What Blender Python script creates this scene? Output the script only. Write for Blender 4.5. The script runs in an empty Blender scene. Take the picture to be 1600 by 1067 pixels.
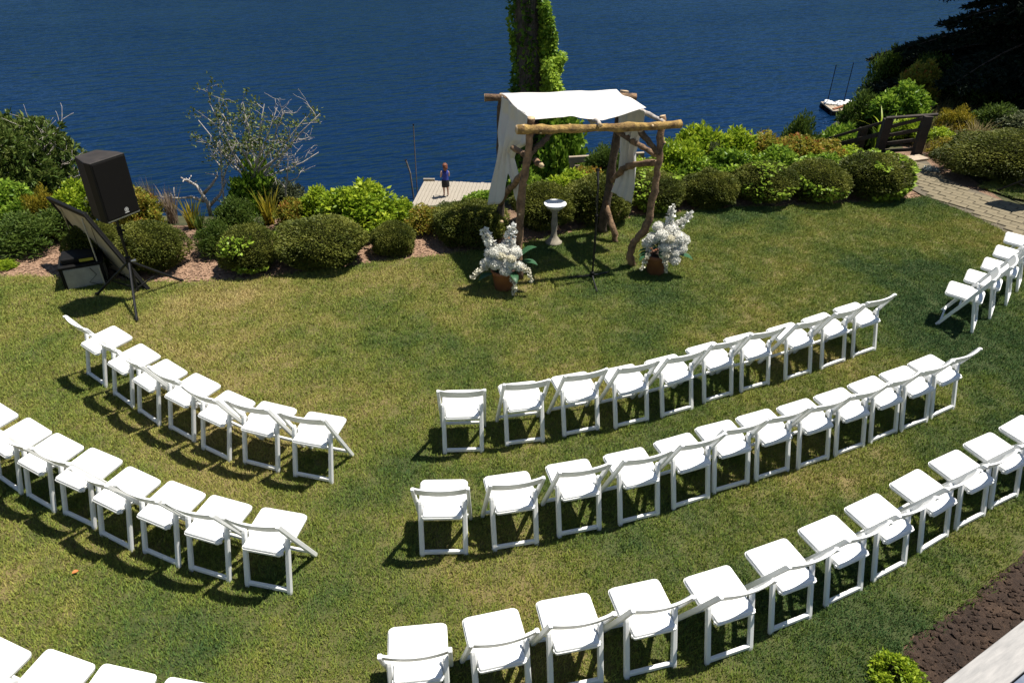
import bpy, bmesh, math, random
import numpy as np
from mathutils import Matrix, Vector
R = math.radians
random.seed(7); rng = np.random.default_rng(7)
S = bpy.context.scene
COL = S.collection

# ------------------------------------------------------------------ camera
F_PX, PITCH, ROLL, CAM_H = 1156.21, 0.570424, 0.0097904, 4.9161      # solved from the chairs (1600 px wide photo)
cam = bpy.data.cameras.new('camera'); co = bpy.data.objects.new('camera', cam); COL.objects.link(co)
cam.sensor_fit = 'HORIZONTAL'; cam.sensor_width = 36; cam.lens = F_PX / 1600 * 36
cam.clip_start = 0.05; cam.clip_end = 6000
co.matrix_world = Matrix.Translation((0, 0, CAM_H)) @ Matrix.Rotation(math.pi/2 - PITCH, 4, 'X') @ Matrix.Rotation(ROLL, 4, 'Z')
S.camera = co
# ------------------------------------------------------------------ world, sun, exposure
SUN_EL, SUN_AZ = R(69.0), R(70.5)        # azimuth clockwise from +y
w = bpy.data.worlds.new('World'); S.world = w; w.use_nodes = True
nt = w.node_tree; bg = nt.nodes['Background']
sk = nt.nodes.new('ShaderNodeTexSky'); sk.sky_type = 'NISHITA'; sk.sun_disc = False
sk.sun_elevation = SUN_EL; sk.sun_rotation = SUN_AZ; sk.air_density = 1.0; sk.dust_density = 0.2; sk.ozone_density = 1.5
nt.links.new(sk.outputs[0], bg.inputs[0]); bg.inputs[1].default_value = 0.05
sl = bpy.data.lights.new('sun', 'SUN'); sl.energy = 4.9; sl.angle = R(0.53); sl.color = (1.0, 0.95, 0.86)
so = bpy.data.objects.new('sun', sl); COL.objects.link(so)
sd = Vector((math.sin(SUN_AZ)*math.cos(SUN_EL), math.cos(SUN_AZ)*math.cos(SUN_EL), math.sin(SUN_EL)))
so.rotation_euler = sd.to_track_quat('Z', 'Y').to_euler(); so.location = (6, 4, 20)
S.view_settings.view_transform = 'Standard'; S.view_settings.look = 'None'
S.view_settings.gamma = 1.0; S.view_settings.exposure = 0.7; S.view_settings.use_curve_mapping = False
S.render.engine = 'CYCLES'
S.cycles.max_bounces = 4; S.cycles.diffuse_bounces = 3; S.cycles.glossy_bounces = 2; S.cycles.transmission_bounces = 3

# ------------------------------------------------------------------ pixel -> place
def ray(u, v):
    u -= 800; v -= 533.5
    cr, sr = math.cos(ROLL), math.sin(ROLL)
    u, v = u*cr + v*sr, -u*sr + v*cr
    c, s = math.cos(PITCH), math.sin(PITCH)
    return Vector((u/F_PX, c - v/F_PX*s, -s - v/F_PX*c))
def PZ(u, v, z=0.0):
    d = ray(u, v); t = (z - CAM_H)/d.z
    return Vector((0, 0, CAM_H)) + d*t
def PY(u, v, y):
    d = ray(u, v); return Vector((0, 0, CAM_H)) + d*(y/d.y)
def ppm(y, z=0.0):      # photo pixels per metre at a place
    return F_PX/(y*math.cos(PITCH) + (CAM_H - z)*math.sin(PITCH))

# ------------------------------------------------------------------ materials
def nodes(name):
    m = bpy.data.materials.new(name); m.use_nodes = True
    n = m.node_tree; b = n.nodes['Principled BSDF']
    return m, n, b
def ramp(n, fac, cols):
    r = n.nodes.new('ShaderNodeValToRGB'); e = r.color_ramp.elements
    while len(e) < len(cols): e.new(0.5)
    for el, (p, c) in zip(e, cols): el.position = p; el.color = (*c, 1)
    n.links.new(fac, r.inputs[0]); return r.outputs[0]
def noise(n, scale, detail=4, rough=.55, vec=None, dim='3D'):
    t = n.nodes.new('ShaderNodeTexNoise'); t.inputs['Scale'].default_value = scale
    t.inputs['Detail'].default_value = detail; t.inputs['Roughness'].default_value = rough
    if vec is not None: n.links.new(vec, t.inputs['Vector'])
    return t.outputs[0]
def coords(n, kind='Object', scale=None):
    t = n.nodes.new('ShaderNodeTexCoord'); o = t.outputs[kind]
    if scale:
        mp = n.nodes.new('ShaderNodeMapping'); mp.inputs['Scale'].default_value = scale
        n.links.new(o, mp.inputs[0]); o = mp.outputs[0]
    return o
def world_pos(n, scale=None, rot=None):
    g = n.nodes.new('ShaderNodeNewGeometry'); o = g.outputs['Position']
    if scale or rot:
        mp = n.nodes.new('ShaderNodeMapping')
        if scale: mp.inputs['Scale'].default_value = scale
        if rot: mp.inputs['Rotation'].default_value = rot
        n.links.new(o, mp.inputs[0]); o = mp.outputs[0]
    return o
def bump(n, b, h, strength=.3, dist=.02):
    bp = n.nodes.new('ShaderNodeBump'); bp.inputs['Strength'].default_value = strength; bp.inputs['Distance'].default_value = dist
    n.links.new(h, bp.inputs['Height']); n.links.new(bp.outputs[0], b.inputs['Normal']); return bp
def math_(n, op, a, b_):
    m = n.nodes.new('ShaderNodeMath'); m.operation = op
    for i, x in enumerate((a, b_)):
        if isinstance(x, (int, float)): m.inputs[i].default_value = x
        else: n.links.new(x, m.inputs[i])
    return m.outputs[0]
def simple(name, c1, c2=None, scale=8, rough=.6, bs=.0, bd=.01, metal=0, stretch=None, bscale=None, spec=None):
    m, n, b = nodes(name)
    b.inputs['Roughness'].default_value = rough; b.inputs['Metallic'].default_value = metal
    if spec is not None: b.inputs['Specular IOR Level'].default_value = spec
    v = coords(n, 'Object', stretch)
    if c2 is None: c2 = tuple(x*.8 for x in c1)
    f = noise(n, scale, 5, .6, v)
    n.links.new(ramp(n, f, [(.32, c2), (.68, c1)]), b.inputs['Base Color'])
    if bs: bump(n, b, noise(n, bscale or scale*3, 6, .65, v), bs, bd)
    return m
def leafmat(name, dark, mid, light, trans=.35, rough=.5, warm=None):
    m, n, b = nodes(name)
    a = n.nodes.new('ShaderNodeAttribute'); a.attribute_name = 'tone'
    cols = [(0.0, dark), (.5, mid), (1.0, light)]
    if warm: cols = [(0.0, dark), (.45, mid), (.8, light), (.95, warm)]
    c = ramp(n, a.outputs['Fac'], cols)
    n.links.new(c, b.inputs['Base Color']); b.inputs['Roughness'].default_value = rough
    b.inputs['Specular IOR Level'].default_value = .18
    t = n.nodes.new('ShaderNodeBsdfTranslucent'); n.links.new(c, t.inputs[0])
    mx = n.nodes.new('ShaderNodeMixShader'); mx.inputs[0].default_value = trans
    n.links.new(b.outputs[0], mx.inputs[1]); n.links.new(t.outputs[0], mx.inputs[2])
    n.links.new(mx.outputs[0], n.nodes['Material Output'].inputs[0])
    return m
M = {}
M['chair'] = simple('white_resin', (.80, .80, .78), (.76, .76, .74), 6, .42)
M['pad'] = simple('white_vinyl', (.83, .83, .81), (.79, .79, .77), 5, .5, .05, .002)
M['fabric'] = simple('ivory_cloth', (.64, .615, .58), (.58, .555, .525), 3, .85, .25, .004, bscale=60)
M['black'] = simple('black_plastic', (.009, .0085, .008), (.006, .006, .006), 12, .6, .1, .002, spec=.15)
M['blackmetal'] = simple('black_metal', (.012, .012, .013), (.008, .008, .009), 9, .45, spec=.3)
M['steel'] = simple('steel', (.45, .45, .43), (.35, .35, .34), 10, .35, metal=.8)
M['grille'] = simple('speaker_grille', (.009, .008, .0075), (.006, .0055, .005), 160, .75, .4, .002, spec=.12)
M['speakertop'] = simple('lighter_black_top', (.045, .037, .032), (.022, .019, .017), 7, .6, spec=.25)  # top face lighter and browner than the cabinet sides
M['panel'] = simple('tan_board', (.52, .43, .28), (.38, .31, .2), 5, .7, .1, .003)
M['crate'] = simple('grey_crate', (.34, .33, .28), (.24, .23, .2), 6, .6)
M['yellow'] = simple('yellow_label', (.45, .4, .03), (.35, .3, .03), 6, .5)
M['whiteprint'] = simple('pale_print', (.6, .6, .58), None, 6, .5)
M['cable'] = simple('cable', (.015, .015, .015), None, 6, .5)
M['bark'] = simple('log_bark', (.36, .22, .12), (.055, .033, .02), 8, .9, .9, .03, stretch=(1, 1, 1))
M['moss'] = simple('mossy_bark', (.46, .30, .09), (.11, .06, .026), 9, .95, 1.0, .03)
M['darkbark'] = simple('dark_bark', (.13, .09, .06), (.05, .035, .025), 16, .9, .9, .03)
M['cut'] = simple('cut_wood', (.62, .47, .29), (.45, .32, .18), 20, .8)
M['deadwood'] = simple('bleached_wood', (.48, .43, .38), (.28, .25, .22), 14, .85, .4, .01)
M['twig'] = simple('twig', (.11, .085, .06), (.05, .04, .03), 10, .9)
M['trunk'] = simple('trunk_bark', (.16, .14, .125), (.05, .043, .038), 9, .95, 1.0, .06, stretch=(3, 3, .7))
M['terracotta'] = simple('terracotta', (.30, .12, .05), (.2, .075, .035), 9, .85, .2, .004)
M['stone'] = simple('pale_stone', (.33, .29, .22), (.18, .16, .12), 10, .85, .5, .01)
M['bowl'] = simple('white_bowl', (.8, .8, .78), (.7, .7, .68), 5, .4)
M['dockwood'] = simple('dock_wood', (.38, .335, .27), (.24, .21, .165), 5, .85, .3, .006, stretch=(8, 1, 1))
M['railwood'] = simple('rail_wood', (.05, .036, .026), (.02, .015, .012), 7, .85, .4, .008)
M['palerail'] = simple('pale_rail_wood', (.42, .34, .25), (.28, .22, .16), 7, .85, .3, .006)
M['deckwood'] = simple('deck_board', (.36, .345, .33), (.24, .235, .23), 4, .8, .35, .004, stretch=(1, 7, 1))
M['deckblue'] = simple('deck_grey_blue', (.17, .2, .26), (.08, .1, .15), 6, .75, .3, .004)
M['paver'] = simple('paver', (.21, .172, .105), (.13, .108, .066), 11, .9, .5, .008)
M['joint'] = simple('path_joint', (.14, .115, .08), (.08, .068, .045), 20, .95, .4, .01)
M['pole'] = simple('weathered_pole', (.2, .18, .16), (.1, .09, .08), 9, .85)
M['skin'] = simple('skin', (.5, .3, .22), (.46, .27, .2), 8, .55)
M['hair'] = simple('auburn_hair', (.22, .07, .03), (.12, .035, .015), 30, .6, .4, .01)
M['bluetop'] = simple('blue_top', (.02, .045, .30), (.015, .03, .22), 9, .8)
M['shorts'] = simple('black_shorts', (.012, .012, .015), None, 9, .8)
M['petal'] = leafmat('white_petal', (.62, .60, .52), (.78, .77, .71), (.82, .82, .78), .25, .6)
M['cream'] = leafmat('cream_petal', (.6, .55, .38), (.76, .72, .58), (.8, .78, .68), .25, .6)
M['bigleaf'] = leafmat('florist_leaf', (.02, .06, .03), (.04, .11, .05), (.07, .17, .08), .2, .4)
M['box'] = leafmat('boxwood_leaf', (0.0464, 0.0623, 0.0116), (0.1087, 0.1276, 0.0203), (0.2030, 0.2102, 0.0377), .3, .55)
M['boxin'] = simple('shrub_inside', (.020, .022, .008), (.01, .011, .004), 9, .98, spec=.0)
M['lime'] = leafmat('bright_leaf', (0.0750, 0.1500, 0.0120), (0.2100, 0.3150, 0.0195), (0.4650, 0.5400, 0.0450), .4, .42)
M['ivy'] = leafmat('ivy_leaf', (0.0448, 0.1046, 0.0149), (0.1271, 0.2317, 0.0224), (0.3289, 0.4485, 0.0523), .35, .38)
M['autumn'] = leafmat('turning_leaf', (0.0715, 0.1216, 0.0143), (0.2002, 0.2288, 0.0286), (0.3718, 0.2860, 0.0429), .4, .45, warm=(.32, .11, .03))
M['rhodo'] = leafmat('evergreen_leaf', (0.0264, 0.0528, 0.0110), (0.0770, 0.1210, 0.0220), (0.2200, 0.2530, 0.0660), .25, .35)
M['sage'] = leafmat('grey_green_leaf', (0.0550, 0.0715, 0.0385), (0.1045, 0.1265, 0.0605), (0.1870, 0.1980, 0.0990), .3, .5)
M['fern'] = leafmat('ferny_leaf', (.028, .055, .010), (.068, .115, .018), (.135, .185, .032), .35, .5)
M['yellowleaf'] = leafmat('yellow_plant', (.10, .11, .015), (.25, .22, .02), (.42, .3, .03), .4, .5)
M['dry'] = leafmat('dry_grass', (.12, .10, .04), (.24, .19, .08), (.36, .29, .14), .3, .7)
M['pinkdry'] = leafmat('dry_seedhead', (.2, .15, .1), (.34, .27, .2), (.45, .36, .28), .3, .7)
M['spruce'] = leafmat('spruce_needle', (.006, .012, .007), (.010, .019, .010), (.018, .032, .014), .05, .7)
M['olive'] = leafmat('olive_leaf', (.05, .075, .02), (.11, .145, .04), (.2, .24, .07), .35, .5)
M['blueleaf'] = leafmat('pale_blue_leaf', (.2, .25, .25), (.34, .4, .4), (.5, .55, .54), .2, .6)

def lawn_colour(n, p):
    """patchy lawn: green, olive and straw areas set by place"""
    big = noise(n, .42, 3, .5, p); mid = noise(n, 2.4, 4, .6, p); fine = noise(n, 30, 4, .7, p)
    sx = n.nodes.new('ShaderNodeSeparateXYZ'); n.links.new(p, sx.inputs[0])
    dry = math_(n, 'MULTIPLY', math_(n, 'MAXIMUM', math_(n, 'MINIMUM', math_(n, 'SUBTRACT', sx.outputs[0], -1.0), 7), -4), -.013)     # watered and greener towards the right
    s = math_(n, 'ADD', math_(n, 'MULTIPLY', math_(n, 'SUBTRACT', big, .10), .95), math_(n, 'ADD', math_(n, 'MULTIPLY', mid, .36), math_(n, 'MULTIPLY', fine, .13)))
    s = math_(n, 'ADD', s, dry)
    return s
# lawn soil / thatch under the blades
m, n, b = nodes('lawn_ground'); p = world_pos(n)
s = lawn_colour(n, p)
n.links.new(ramp(n, s, [(.46, (.05, .07, .016)), (.60, (.11, .11, .03)), (.72, (.2, .155, .06))]), b.inputs['Base Color'])
b.inputs['Roughness'].default_value = .95; bump(n, b, noise(n, 60, 5, .7, p), .8, .03); M['lawn'] = m
# blades
m, n, b = nodes('grass_blade'); p = world_pos(n)
s = lawn_colour(n, p)
oi = n.nodes.new('ShaderNodeObjectInfo'); a = n.nodes.new('ShaderNodeAttribute'); a.attribute_name = 'tone'
s2 = math_(n, 'ADD', s, math_(n, 'MULTIPLY', math_(n, 'SUBTRACT', a.outputs['Fac'], .5), .17))
c = ramp(n, s2, [(.40, (.06, .115, .036)), (.53, (.132, .19, .034)), (.655, (.225, .25, .046)), (.785, (.34, .305, .085)), (.92, (.50, .38, .17))])
n.links.new(c, b.inputs['Base Color']); b.inputs['Roughness'].default_value = .6; b.inputs['Specular IOR Level'].default_value = .25
M['blade'] = m
# bark mulch / slope earth
m, n, b = nodes('mulch'); p = world_pos(n)
f = math_(n, 'ADD', math_(n, 'MULTIPLY', noise(n, 3, 3, .5, p), .4), math_(n, 'MULTIPLY', noise(n, 38, 5, .75, p), .6))
n.links.new(ramp(n, f, [(.34, (.10, .055, .035)), (.5, (.27, .165, .105)), (.68, (.42, .28, .185))]), b.inputs['Base Color'])
b.inputs['Roughness'].default_value = .95; bump(n, b, noise(n, 45, 6, .75, p), 1.0, .05); M['mulch'] = m
M['forest'] = simple('reflection_hill_forest', (.035, .06, .025), (.015, .028, .014), .06, .98)
M['chip'] = simple('bark_chip', (.40, .26, .17), (.2, .115, .07), 30, .9)
M['wild'] = simple('wild_ground', (.09, .085, .03), (.035, .04, .014), 3, .97, .8, .06)
m, n, b = nodes('dark_soil'); p = world_pos(n)
f = math_(n, 'ADD', math_(n, 'MULTIPLY', noise(n, 4, 4, .6, p), .5), math_(n, 'MULTIPLY', noise(n, 40, 5, .75, p), .5))
n.links.new(ramp(n, f, [(.36, (.028, .016, .011)), (.52, (.07, .041, .026)), (.68, (.14, .085, .052))]), b.inputs['Base Color'])
b.inputs['Roughness'].default_value = .97; bump(n, b, noise(n, 14, 7, .75, p), 1.0, .09); M['soil'] = m
# lake
m, n, b = nodes('lake_water'); p = world_pos(n, (1, 1, 1), (0, 0, R(-24)))
mp = n.nodes.new('ShaderNodeMapping'); mp.inputs['Scale'].default_value = (.42, 1.15, 1); n.links.new(p, mp.inputs[0])
n1 = noise(n, 1.2, 2, .5, mp.outputs[0]); n2 = noise(n, 2.8, 2, .5, mp.outputs[0]); n3 = noise(n, .05, 3, .55, mp.outputs[0])
h = math_(n, 'ADD', math_(n, 'MULTIPLY', n1, .6), math_(n, 'MULTIPLY', n2, .3))
bp = bump(n, b, h, .55, .5)
n.links.new(math_(n, 'ADD', math_(n, 'MULTIPLY', n3, 1.9), -.15), bp.inputs['Strength'])
b.inputs['Base Color'].default_value = (.0028, .0145, .044, 1); b.inputs['Roughness'].default_value = .05; b.inputs['IOR'].default_value = 1.33
b.inputs['Specular Tint'].default_value = (.18, .48, 1, 1); b.inputs['Specular IOR Level'].default_value = .27
b.inputs['Specular IOR Level'].default_value = 0.0; b.inputs['Roughness'].default_value = .6
gl_ = n.nodes.new('ShaderNodeBsdfGlossy'); gl_.inputs['Color'].default_value = (.42, .66, 1, 1); gl_.inputs['Roughness'].default_value = .05
fr_ = n.nodes.new('ShaderNodeFresnel'); fr_.inputs['IOR'].default_value = 1.33
n.links.new(bp.outputs[0], gl_.inputs['Normal']); n.links.new(bp.outputs[0], fr_.inputs['Normal'])
mx = n.nodes.new('ShaderNodeMixShader'); n.links.new(math_(n, 'MULTIPLY', fr_.outputs[0], .9), mx.inputs[0])
n.links.new(b.outputs[0], mx.inputs[1]); n.links.new(gl_.outputs[0], mx.inputs[2]); n.links.new(mx.outputs[0], n.nodes['Material Output'].inputs[0])
M['water'] = m

# ------------------------------------------------------------------ mesh helpers
class MB:
    def __init__(s): s.v = []; s.f = []; s.m = []
    def add(s, v, f, mi=0):
        o = len(s.v); s.v += [tuple(x) for x in v]; s.f += [tuple(i+o for i in q) for q in f]; s.m += [mi]*len(f); return s
    def box(s, x0, x1, y0, y1, z0, z1, mi=0):
        v = [(x, y, z) for z in (z0, z1) for y in (y0, y1) for x in (x0, x1)]
        return s.add(v, [(0, 2, 3, 1), (4, 5, 7, 6), (0, 1, 5, 4), (2, 6, 7, 3), (0, 4, 6, 2), (1, 3, 7, 5)], mi)
    def beam(s, a, b_, wx, wy, up=(0, 0, 1), mi=0, ch=.15):
        """bar from a to b with an octagonal (chamfered) section wx by wy"""
        a = Vector(a); b_ = Vector(b_); d = (b_-a).normalized(); x = d.cross(Vector(up))
        if x.length < 1e-4: x = Vector((1, 0, 0))
        x.normalize(); y = x.cross(d)
        hx, hy = wx/2, wy/2; c = min(hx, hy)*2*ch
        sec = [(-hx+c, -hy), (hx-c, -hy), (hx, -hy+c), (hx, hy-c), (hx-c, hy), (-hx+c, hy), (-hx, hy-c), (-hx, -hy+c)]
        v = [p + x*i + y*j for p in (a, b_) for i, j in sec]
        f = [(i, (i+1) % 8, (i+1) % 8+8, i+8) for i in range(8)] + [tuple(range(7, -1, -1)), tuple(range(8, 16))]
        return s.add(v, f, mi)
    def tube(s, pts, rad, n=8, mi=0, cap=None, jit=0.0):
        pts = [Vector(p) for p in pts]; k = len(pts)
        if isinstance(rad, (int, float)): rad = [rad]*k
        ref = Vector((.31, .17, .93)); V = []
        for i, p in enumerate(pts):
            d = (pts[min(i+1, k-1)] - pts[max(i-1, 0)]).normalized()
            if abs(d.dot(ref)) > .97: ref = Vector((.9, .3, .1))
            x = d.cross(ref).normalized(); y = d.cross(x)
            for j in range(n):
                a = 2*math.pi*j/n; r = rad[i]*(1 + (random.uniform(-jit, jit) if jit else 0))
                V.append(p + x*math.cos(a)*r + y*math.sin(a)*r)
        F = [(i*n+j, i*n+(j+1) % n, (i+1)*n+(j+1) % n, (i+1)*n+j) for i in range(k-1) for j in range(n)]
        o = len(s.v); s.add(V, F, mi)
        cm = mi if cap is None else cap
        s.f += [tuple(o+j for j in range(n-1, -1, -1)), tuple(o+(k-1)*n+j for j in range(n))]; s.m += [cm, cm]
        return s
    def lathe(s, prof, n=20, mi=0, c=(0, 0, 0)):
        V = [(c[0]+r*math.cos(2*math.pi*j/n), c[1]+r*math.sin(2*math.pi*j/n), c[2]+z) for r, z in prof for j in range(n)]
        F = [(i*n+j, i*n+(j+1) % n, (i+1)*n+(j+1) % n, (i+1)*n+j) for i in range(len(prof)-1) for j in range(n)]
        return s.add(V, F, mi)
    def mesh(s, name, mats, smooth=False):
        me = bpy.data.meshes.new(name); me.from_pydata(s.v, [], s.f)
        for mt in (mats if isinstance(mats, (list, tuple)) else [mats]): me.materials.append(mt)
        me.polygons.foreach_set('material_index', s.m)
        if smooth: me.polygons.foreach_set('use_smooth', [True]*len(s.f))
        me.update(); return me
    def build(s, name, mats, parent=None, smooth=False, loc=None):
        return link(name, s.mesh(name, mats, smooth), parent, loc)
def link(name, me, parent=None, loc=None, rotz=0, scale=None):
    o = bpy.data.objects.new(name, me); COL.objects.link(o)
    if parent: o.parent = parent
    if loc is not None: o.location = loc
    if rotz: o.rotation_euler.z = rotz
    if scale is not None: o.scale = scale
    return o
def tag(o, label=None, cat=None, group=None, kind=None):
    if label: o['label'] = label
    if cat: o['category'] = cat
    if group: o['group'] = group
    if kind: o['kind'] = kind
    return o
def thing(name, label, cat, loc=(0, 0, 0), rotz=0, group=None):
    o = bpy.data.objects.new(name, None); COL.objects.link(o); o.location = loc; o.rotation_euler.z = rotz
    o.empty_display_size = .1
    return tag(o, label, cat, group)
def bevel(o, wd, seg=2):
    b_ = o.modifiers.new('bevel', 'BEVEL'); b_.width = wd; b_.segments = seg; b_.limit_method = 'ANGLE'; return o
def copy_tree(src, parent=None):
    c_ = src.copy(); COL.objects.link(c_); c_.parent = parent
    for ch in list(src.children): copy_tree(ch, c_)
    return c_
def np_mesh(name, V, F, mats, tone=None, mi=None, smooth=False):
    """V (n,3), F (m,k) arrays of k-gons"""
    me = bpy.data.meshes.new(name); k = F.shape[1]
    me.vertices.add(len(V)); me.vertices.foreach_set('co', V.astype(np.float32).ravel())
    me.loops.add(F.size); me.loops.foreach_set('vertex_index', F.astype(np.int32).ravel())
    me.polygons.add(len(F)); me.polygons.foreach_set('loop_start', np.arange(0, F.size, k, dtype=np.int32))
    for mt in (mats if isinstance(mats, (list, tuple)) else [mats]): me.materials.append(mt)
    if mi is not None: me.polygons.foreach_set('material_index', mi.astype(np.int32))
    if smooth: me.polygons.foreach_set('use_smooth', np.ones(len(F), dtype=bool))
    if tone is not None:
        at = me.attributes.new('tone', 'FLOAT', 'POINT'); at.data.foreach_set('value', tone.astype(np.float32))
    me.update(calc_edges=True); me.validate(); return me
def unit(a): return a/np.maximum(np.linalg.norm(a, axis=1, keepdims=True), 1e-9)
def leaves(P, N, L, W, tone, up=.0, fold=.18, spread=1.0):
    """one folded diamond leaf (4 verts, 2 tris) at each P growing along a direction near N"""
    n = len(P)
    D = unit(N + spread*rng.normal(size=(n, 3))*.6 + np.array([0, 0, up]))
    Rn = rng.normal(size=(n, 3)); X = unit(np.cross(D, Rn)); Z = np.cross(X, D)
    L = L*(.7 + .6*rng.random(n))[:, None]; Wd = W*(.7 + .6*rng.random(n))[:, None]
    a = P; b_ = P + D*L*.45 + X*Wd*.5 + Z*Wd*fold; c_ = P + D*L - Z*L*.12; d = P + D*L*.45 - X*Wd*.5 + Z*Wd*fold
    V = np.stack([a, b_, c_, d], 1).reshape(-1, 3)
    i = np.arange(n)*4; F = np.stack([np.stack([i, i+1, i+2], 1), np.stack([i, i+2, i+3], 1)], 1).reshape(-1, 3)
    return V, F, np.repeat(np.clip(tone, 0, 1), 4)
def cat_parts(parts):
    V = []; F = []; T = []; o = 0
    for v, f, t_ in parts: V.append(v); F.append(f+o); T.append(t_); o += len(v)
    return np.concatenate(V), np.concatenate(F), np.concatenate(T)
def sph(n):
    a = rng.normal(size=(n, 3)); return unit(a)
def lump(D, seed, amp=.1, fr=3.0):
    r = np.random.default_rng(seed); o = np.zeros(len(D))
    for k in range(6):
        w_ = r.normal(size=3)*fr; o += np.sin(D@w_ + r.random()*6.28)
    return 1 + amp*o/2.4
ICO = None
def ico():
    global ICO
    if ICO is None:
        bm = bmesh.new(); bmesh.ops.create_icosphere(bm, subdivisions=3, radius=1)
        bm.verts.ensure_lookup_table()
        ICO = (np.array([v.co[:] for v in bm.verts]), np.array([[v.index for v in f.verts] for f in bm.faces])); bm.free()
    return ICO
# clipped shrub, unit size: half-width 1, from z 0 to 2 (scaled per shrub)
def clipped_foliage(name, seed, mat, n=9000, leaf=.05, ratio=.6, sparse=0, ivy=0):
    D = sph(n); D = D[D[:, 2] > -.75]; k = lump(D, seed, .085, 3.2)*lump(D, seed+9, .05, 8)*np.where(rng.random(len(D)) < .04, 1+.13*rng.random(len(D)), 1)
    dep = rng.random(len(D))**2*.16
    P = D*(k*(1-dep))[:, None]; P[:, 2] = P[:, 2]+1.0
    tone = .5 + .28*(lump(D, seed+3, 1, 5)-1) + rng.normal(size=len(D))*.2
    parts = [leaves(P, D, leaf, leaf*.55, tone, .35, .1)]
    if ivy:
        D2 = sph(ivy*4); D2 = D2[(D2[:, 2] > -.85) & (lump(D2, seed+5, 1, 3) > 1.05)][:ivy]
        P2 = D2*(lump(D2, seed, .07, 3.2)*1.02)[:, None]; P2[:, 2] += 1
        parts.append(leaves(P2, D2*.3, leaf*1.9, leaf*1.7, .9 + rng.normal(size=len(P2))*.15, .2, .1))
    V, F, T = cat_parts(parts)
    mi = np.zeros(len(F), int)
    if ivy: mi[len(parts[0][1]):] = 1
    return np_mesh(name, V, F, [mat, M['ivy']], T, mi)
def core_mesh(name, seed, s=.78):  # opaque dark core added against see-through, standing in for inner branches
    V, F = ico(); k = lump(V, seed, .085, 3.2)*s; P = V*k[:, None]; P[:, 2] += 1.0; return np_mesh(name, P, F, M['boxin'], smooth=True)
# loose leafy shrub made of clumps; unit size as above
def clump_foliage(name, seed, mat, clumps=40, per=60, leaf=.13, cr=.26, wide=.6, up=.3):
    r = np.random.default_rng(seed); parts = []
    C = unit(r.normal(size=(clumps, 3))); C[:, 2] = np.abs(C[:, 2])*1.0 - .12; C *= (r.random(clumps)**.45*.84)[:, None]
    for c_ in C:
        k = int(per*(.6+.8*r.random())); D = sph(k); D[:, 2] = np.abs(D[:, 2])*1.1-.25
        P = c_ + D*cr*(.55+.55*r.random(k))[:, None]; P[:, 2] = P[:, 2]*1.5+.35
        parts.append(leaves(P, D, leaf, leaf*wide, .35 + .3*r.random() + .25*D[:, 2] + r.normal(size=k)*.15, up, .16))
    V, F, T = cat_parts(parts); V[:, 2] = np.maximum(V[:, 2], .0)
    return np_mesh(name, V, F, mat, T)
def strap_foliage(name, seed, mat, n=70, h=1.0, spread=.7, wd=.05, seg=4, droop=.6):
    r = np.random.default_rng(seed); V = []; F = []; T = []
    for i in range(n):
        a = r.random()*6.28; l = h*(.6+.5*r.random()); lean = spread*(.2+.8*r.random()); b0 = r.normal(size=2)*.1
        side = np.array([-math.sin(a), math.cos(a), 0]); o = len(V); t_ = np.clip(.5+r.normal()*.25, 0, 1)
        for k in range(seg+1):
            q = k/seg; x = lean*l*q**1.4; z = l*(q - droop*.5*lean*q**2.2)
            c_ = np.array([b0[0]+math.cos(a)*x, b0[1]+math.sin(a)*x, z]); ww = wd*(1-q**2)+.002
            V += [c_-side*ww/2, c_+side*ww/2]; T += [t_, t_]
        F += [[o+2*k, o+2*k+1, o+2*k+3, o+2*k+2] for k in range(seg)]
    return np_mesh(name, np.array(V), np.array(F), mat, np.array(T))

# ------------------------------------------------------------------ terrain
BR = [(-60, 11.4), (-7, 11.2), (-3, 11.6), (0, 12.4), (3, 13.3), (6.5, 14.8), (8.0, 15.4), (9.5, 18), (13, 24), (20, 27.5), (60, 31)]
def brink(x):
    for (a, ya), (b_, yb) in zip(BR, BR[1:]):
        if x <= b_: t_ = (x-a)/(b_-a); return ya + (yb-ya)*t_
    return BR[-1][1]
WATER = -6.0
def ground_z(x, y):
    d = y - brink(x)
    if d <= 0: return 0.0
    z = -.62*d*min(1, d/1.2+.25)
    z += .12*math.sin(x*1.7+y)*min(1, d)
    return max(z, -9.5)
xs = np.concatenate([np.linspace(-60, -10, 18), np.linspace(-9.5, 14, 95), np.linspace(15, 60, 22)]); ys = np.concatenate([np.linspace(-20, 9, 12), np.linspace(9.2, 50, 130)])
V = np.array([(x, y, ground_z(x, y) - .03) for y in ys for x in xs]); nx = len(xs)
F = np.array([(j*nx+i, j*nx+i+1, (j+1)*nx+i+1, (j+1)*nx+i) for j in range(len(ys)-1) for i in range(nx-1)])
fc_ = V[F].mean(1); wild = np.array([(y > brink(x)-.25) or (x > 8.75) for x, y, z in fc_]).astype(int)
tag(link('ground', np_mesh('ground', V, F, [M['mulch'], M['wild']], mi=wild, smooth=True)), kind='structure')
tag(MB().add([(-2500, 14, WATER), (2500, 14, WATER), (2500, 4500, WATER), (-2500, 4500, WATER)], [(0, 1, 2, 3)]).build('lake_water', M['water']), kind='structure')

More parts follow.
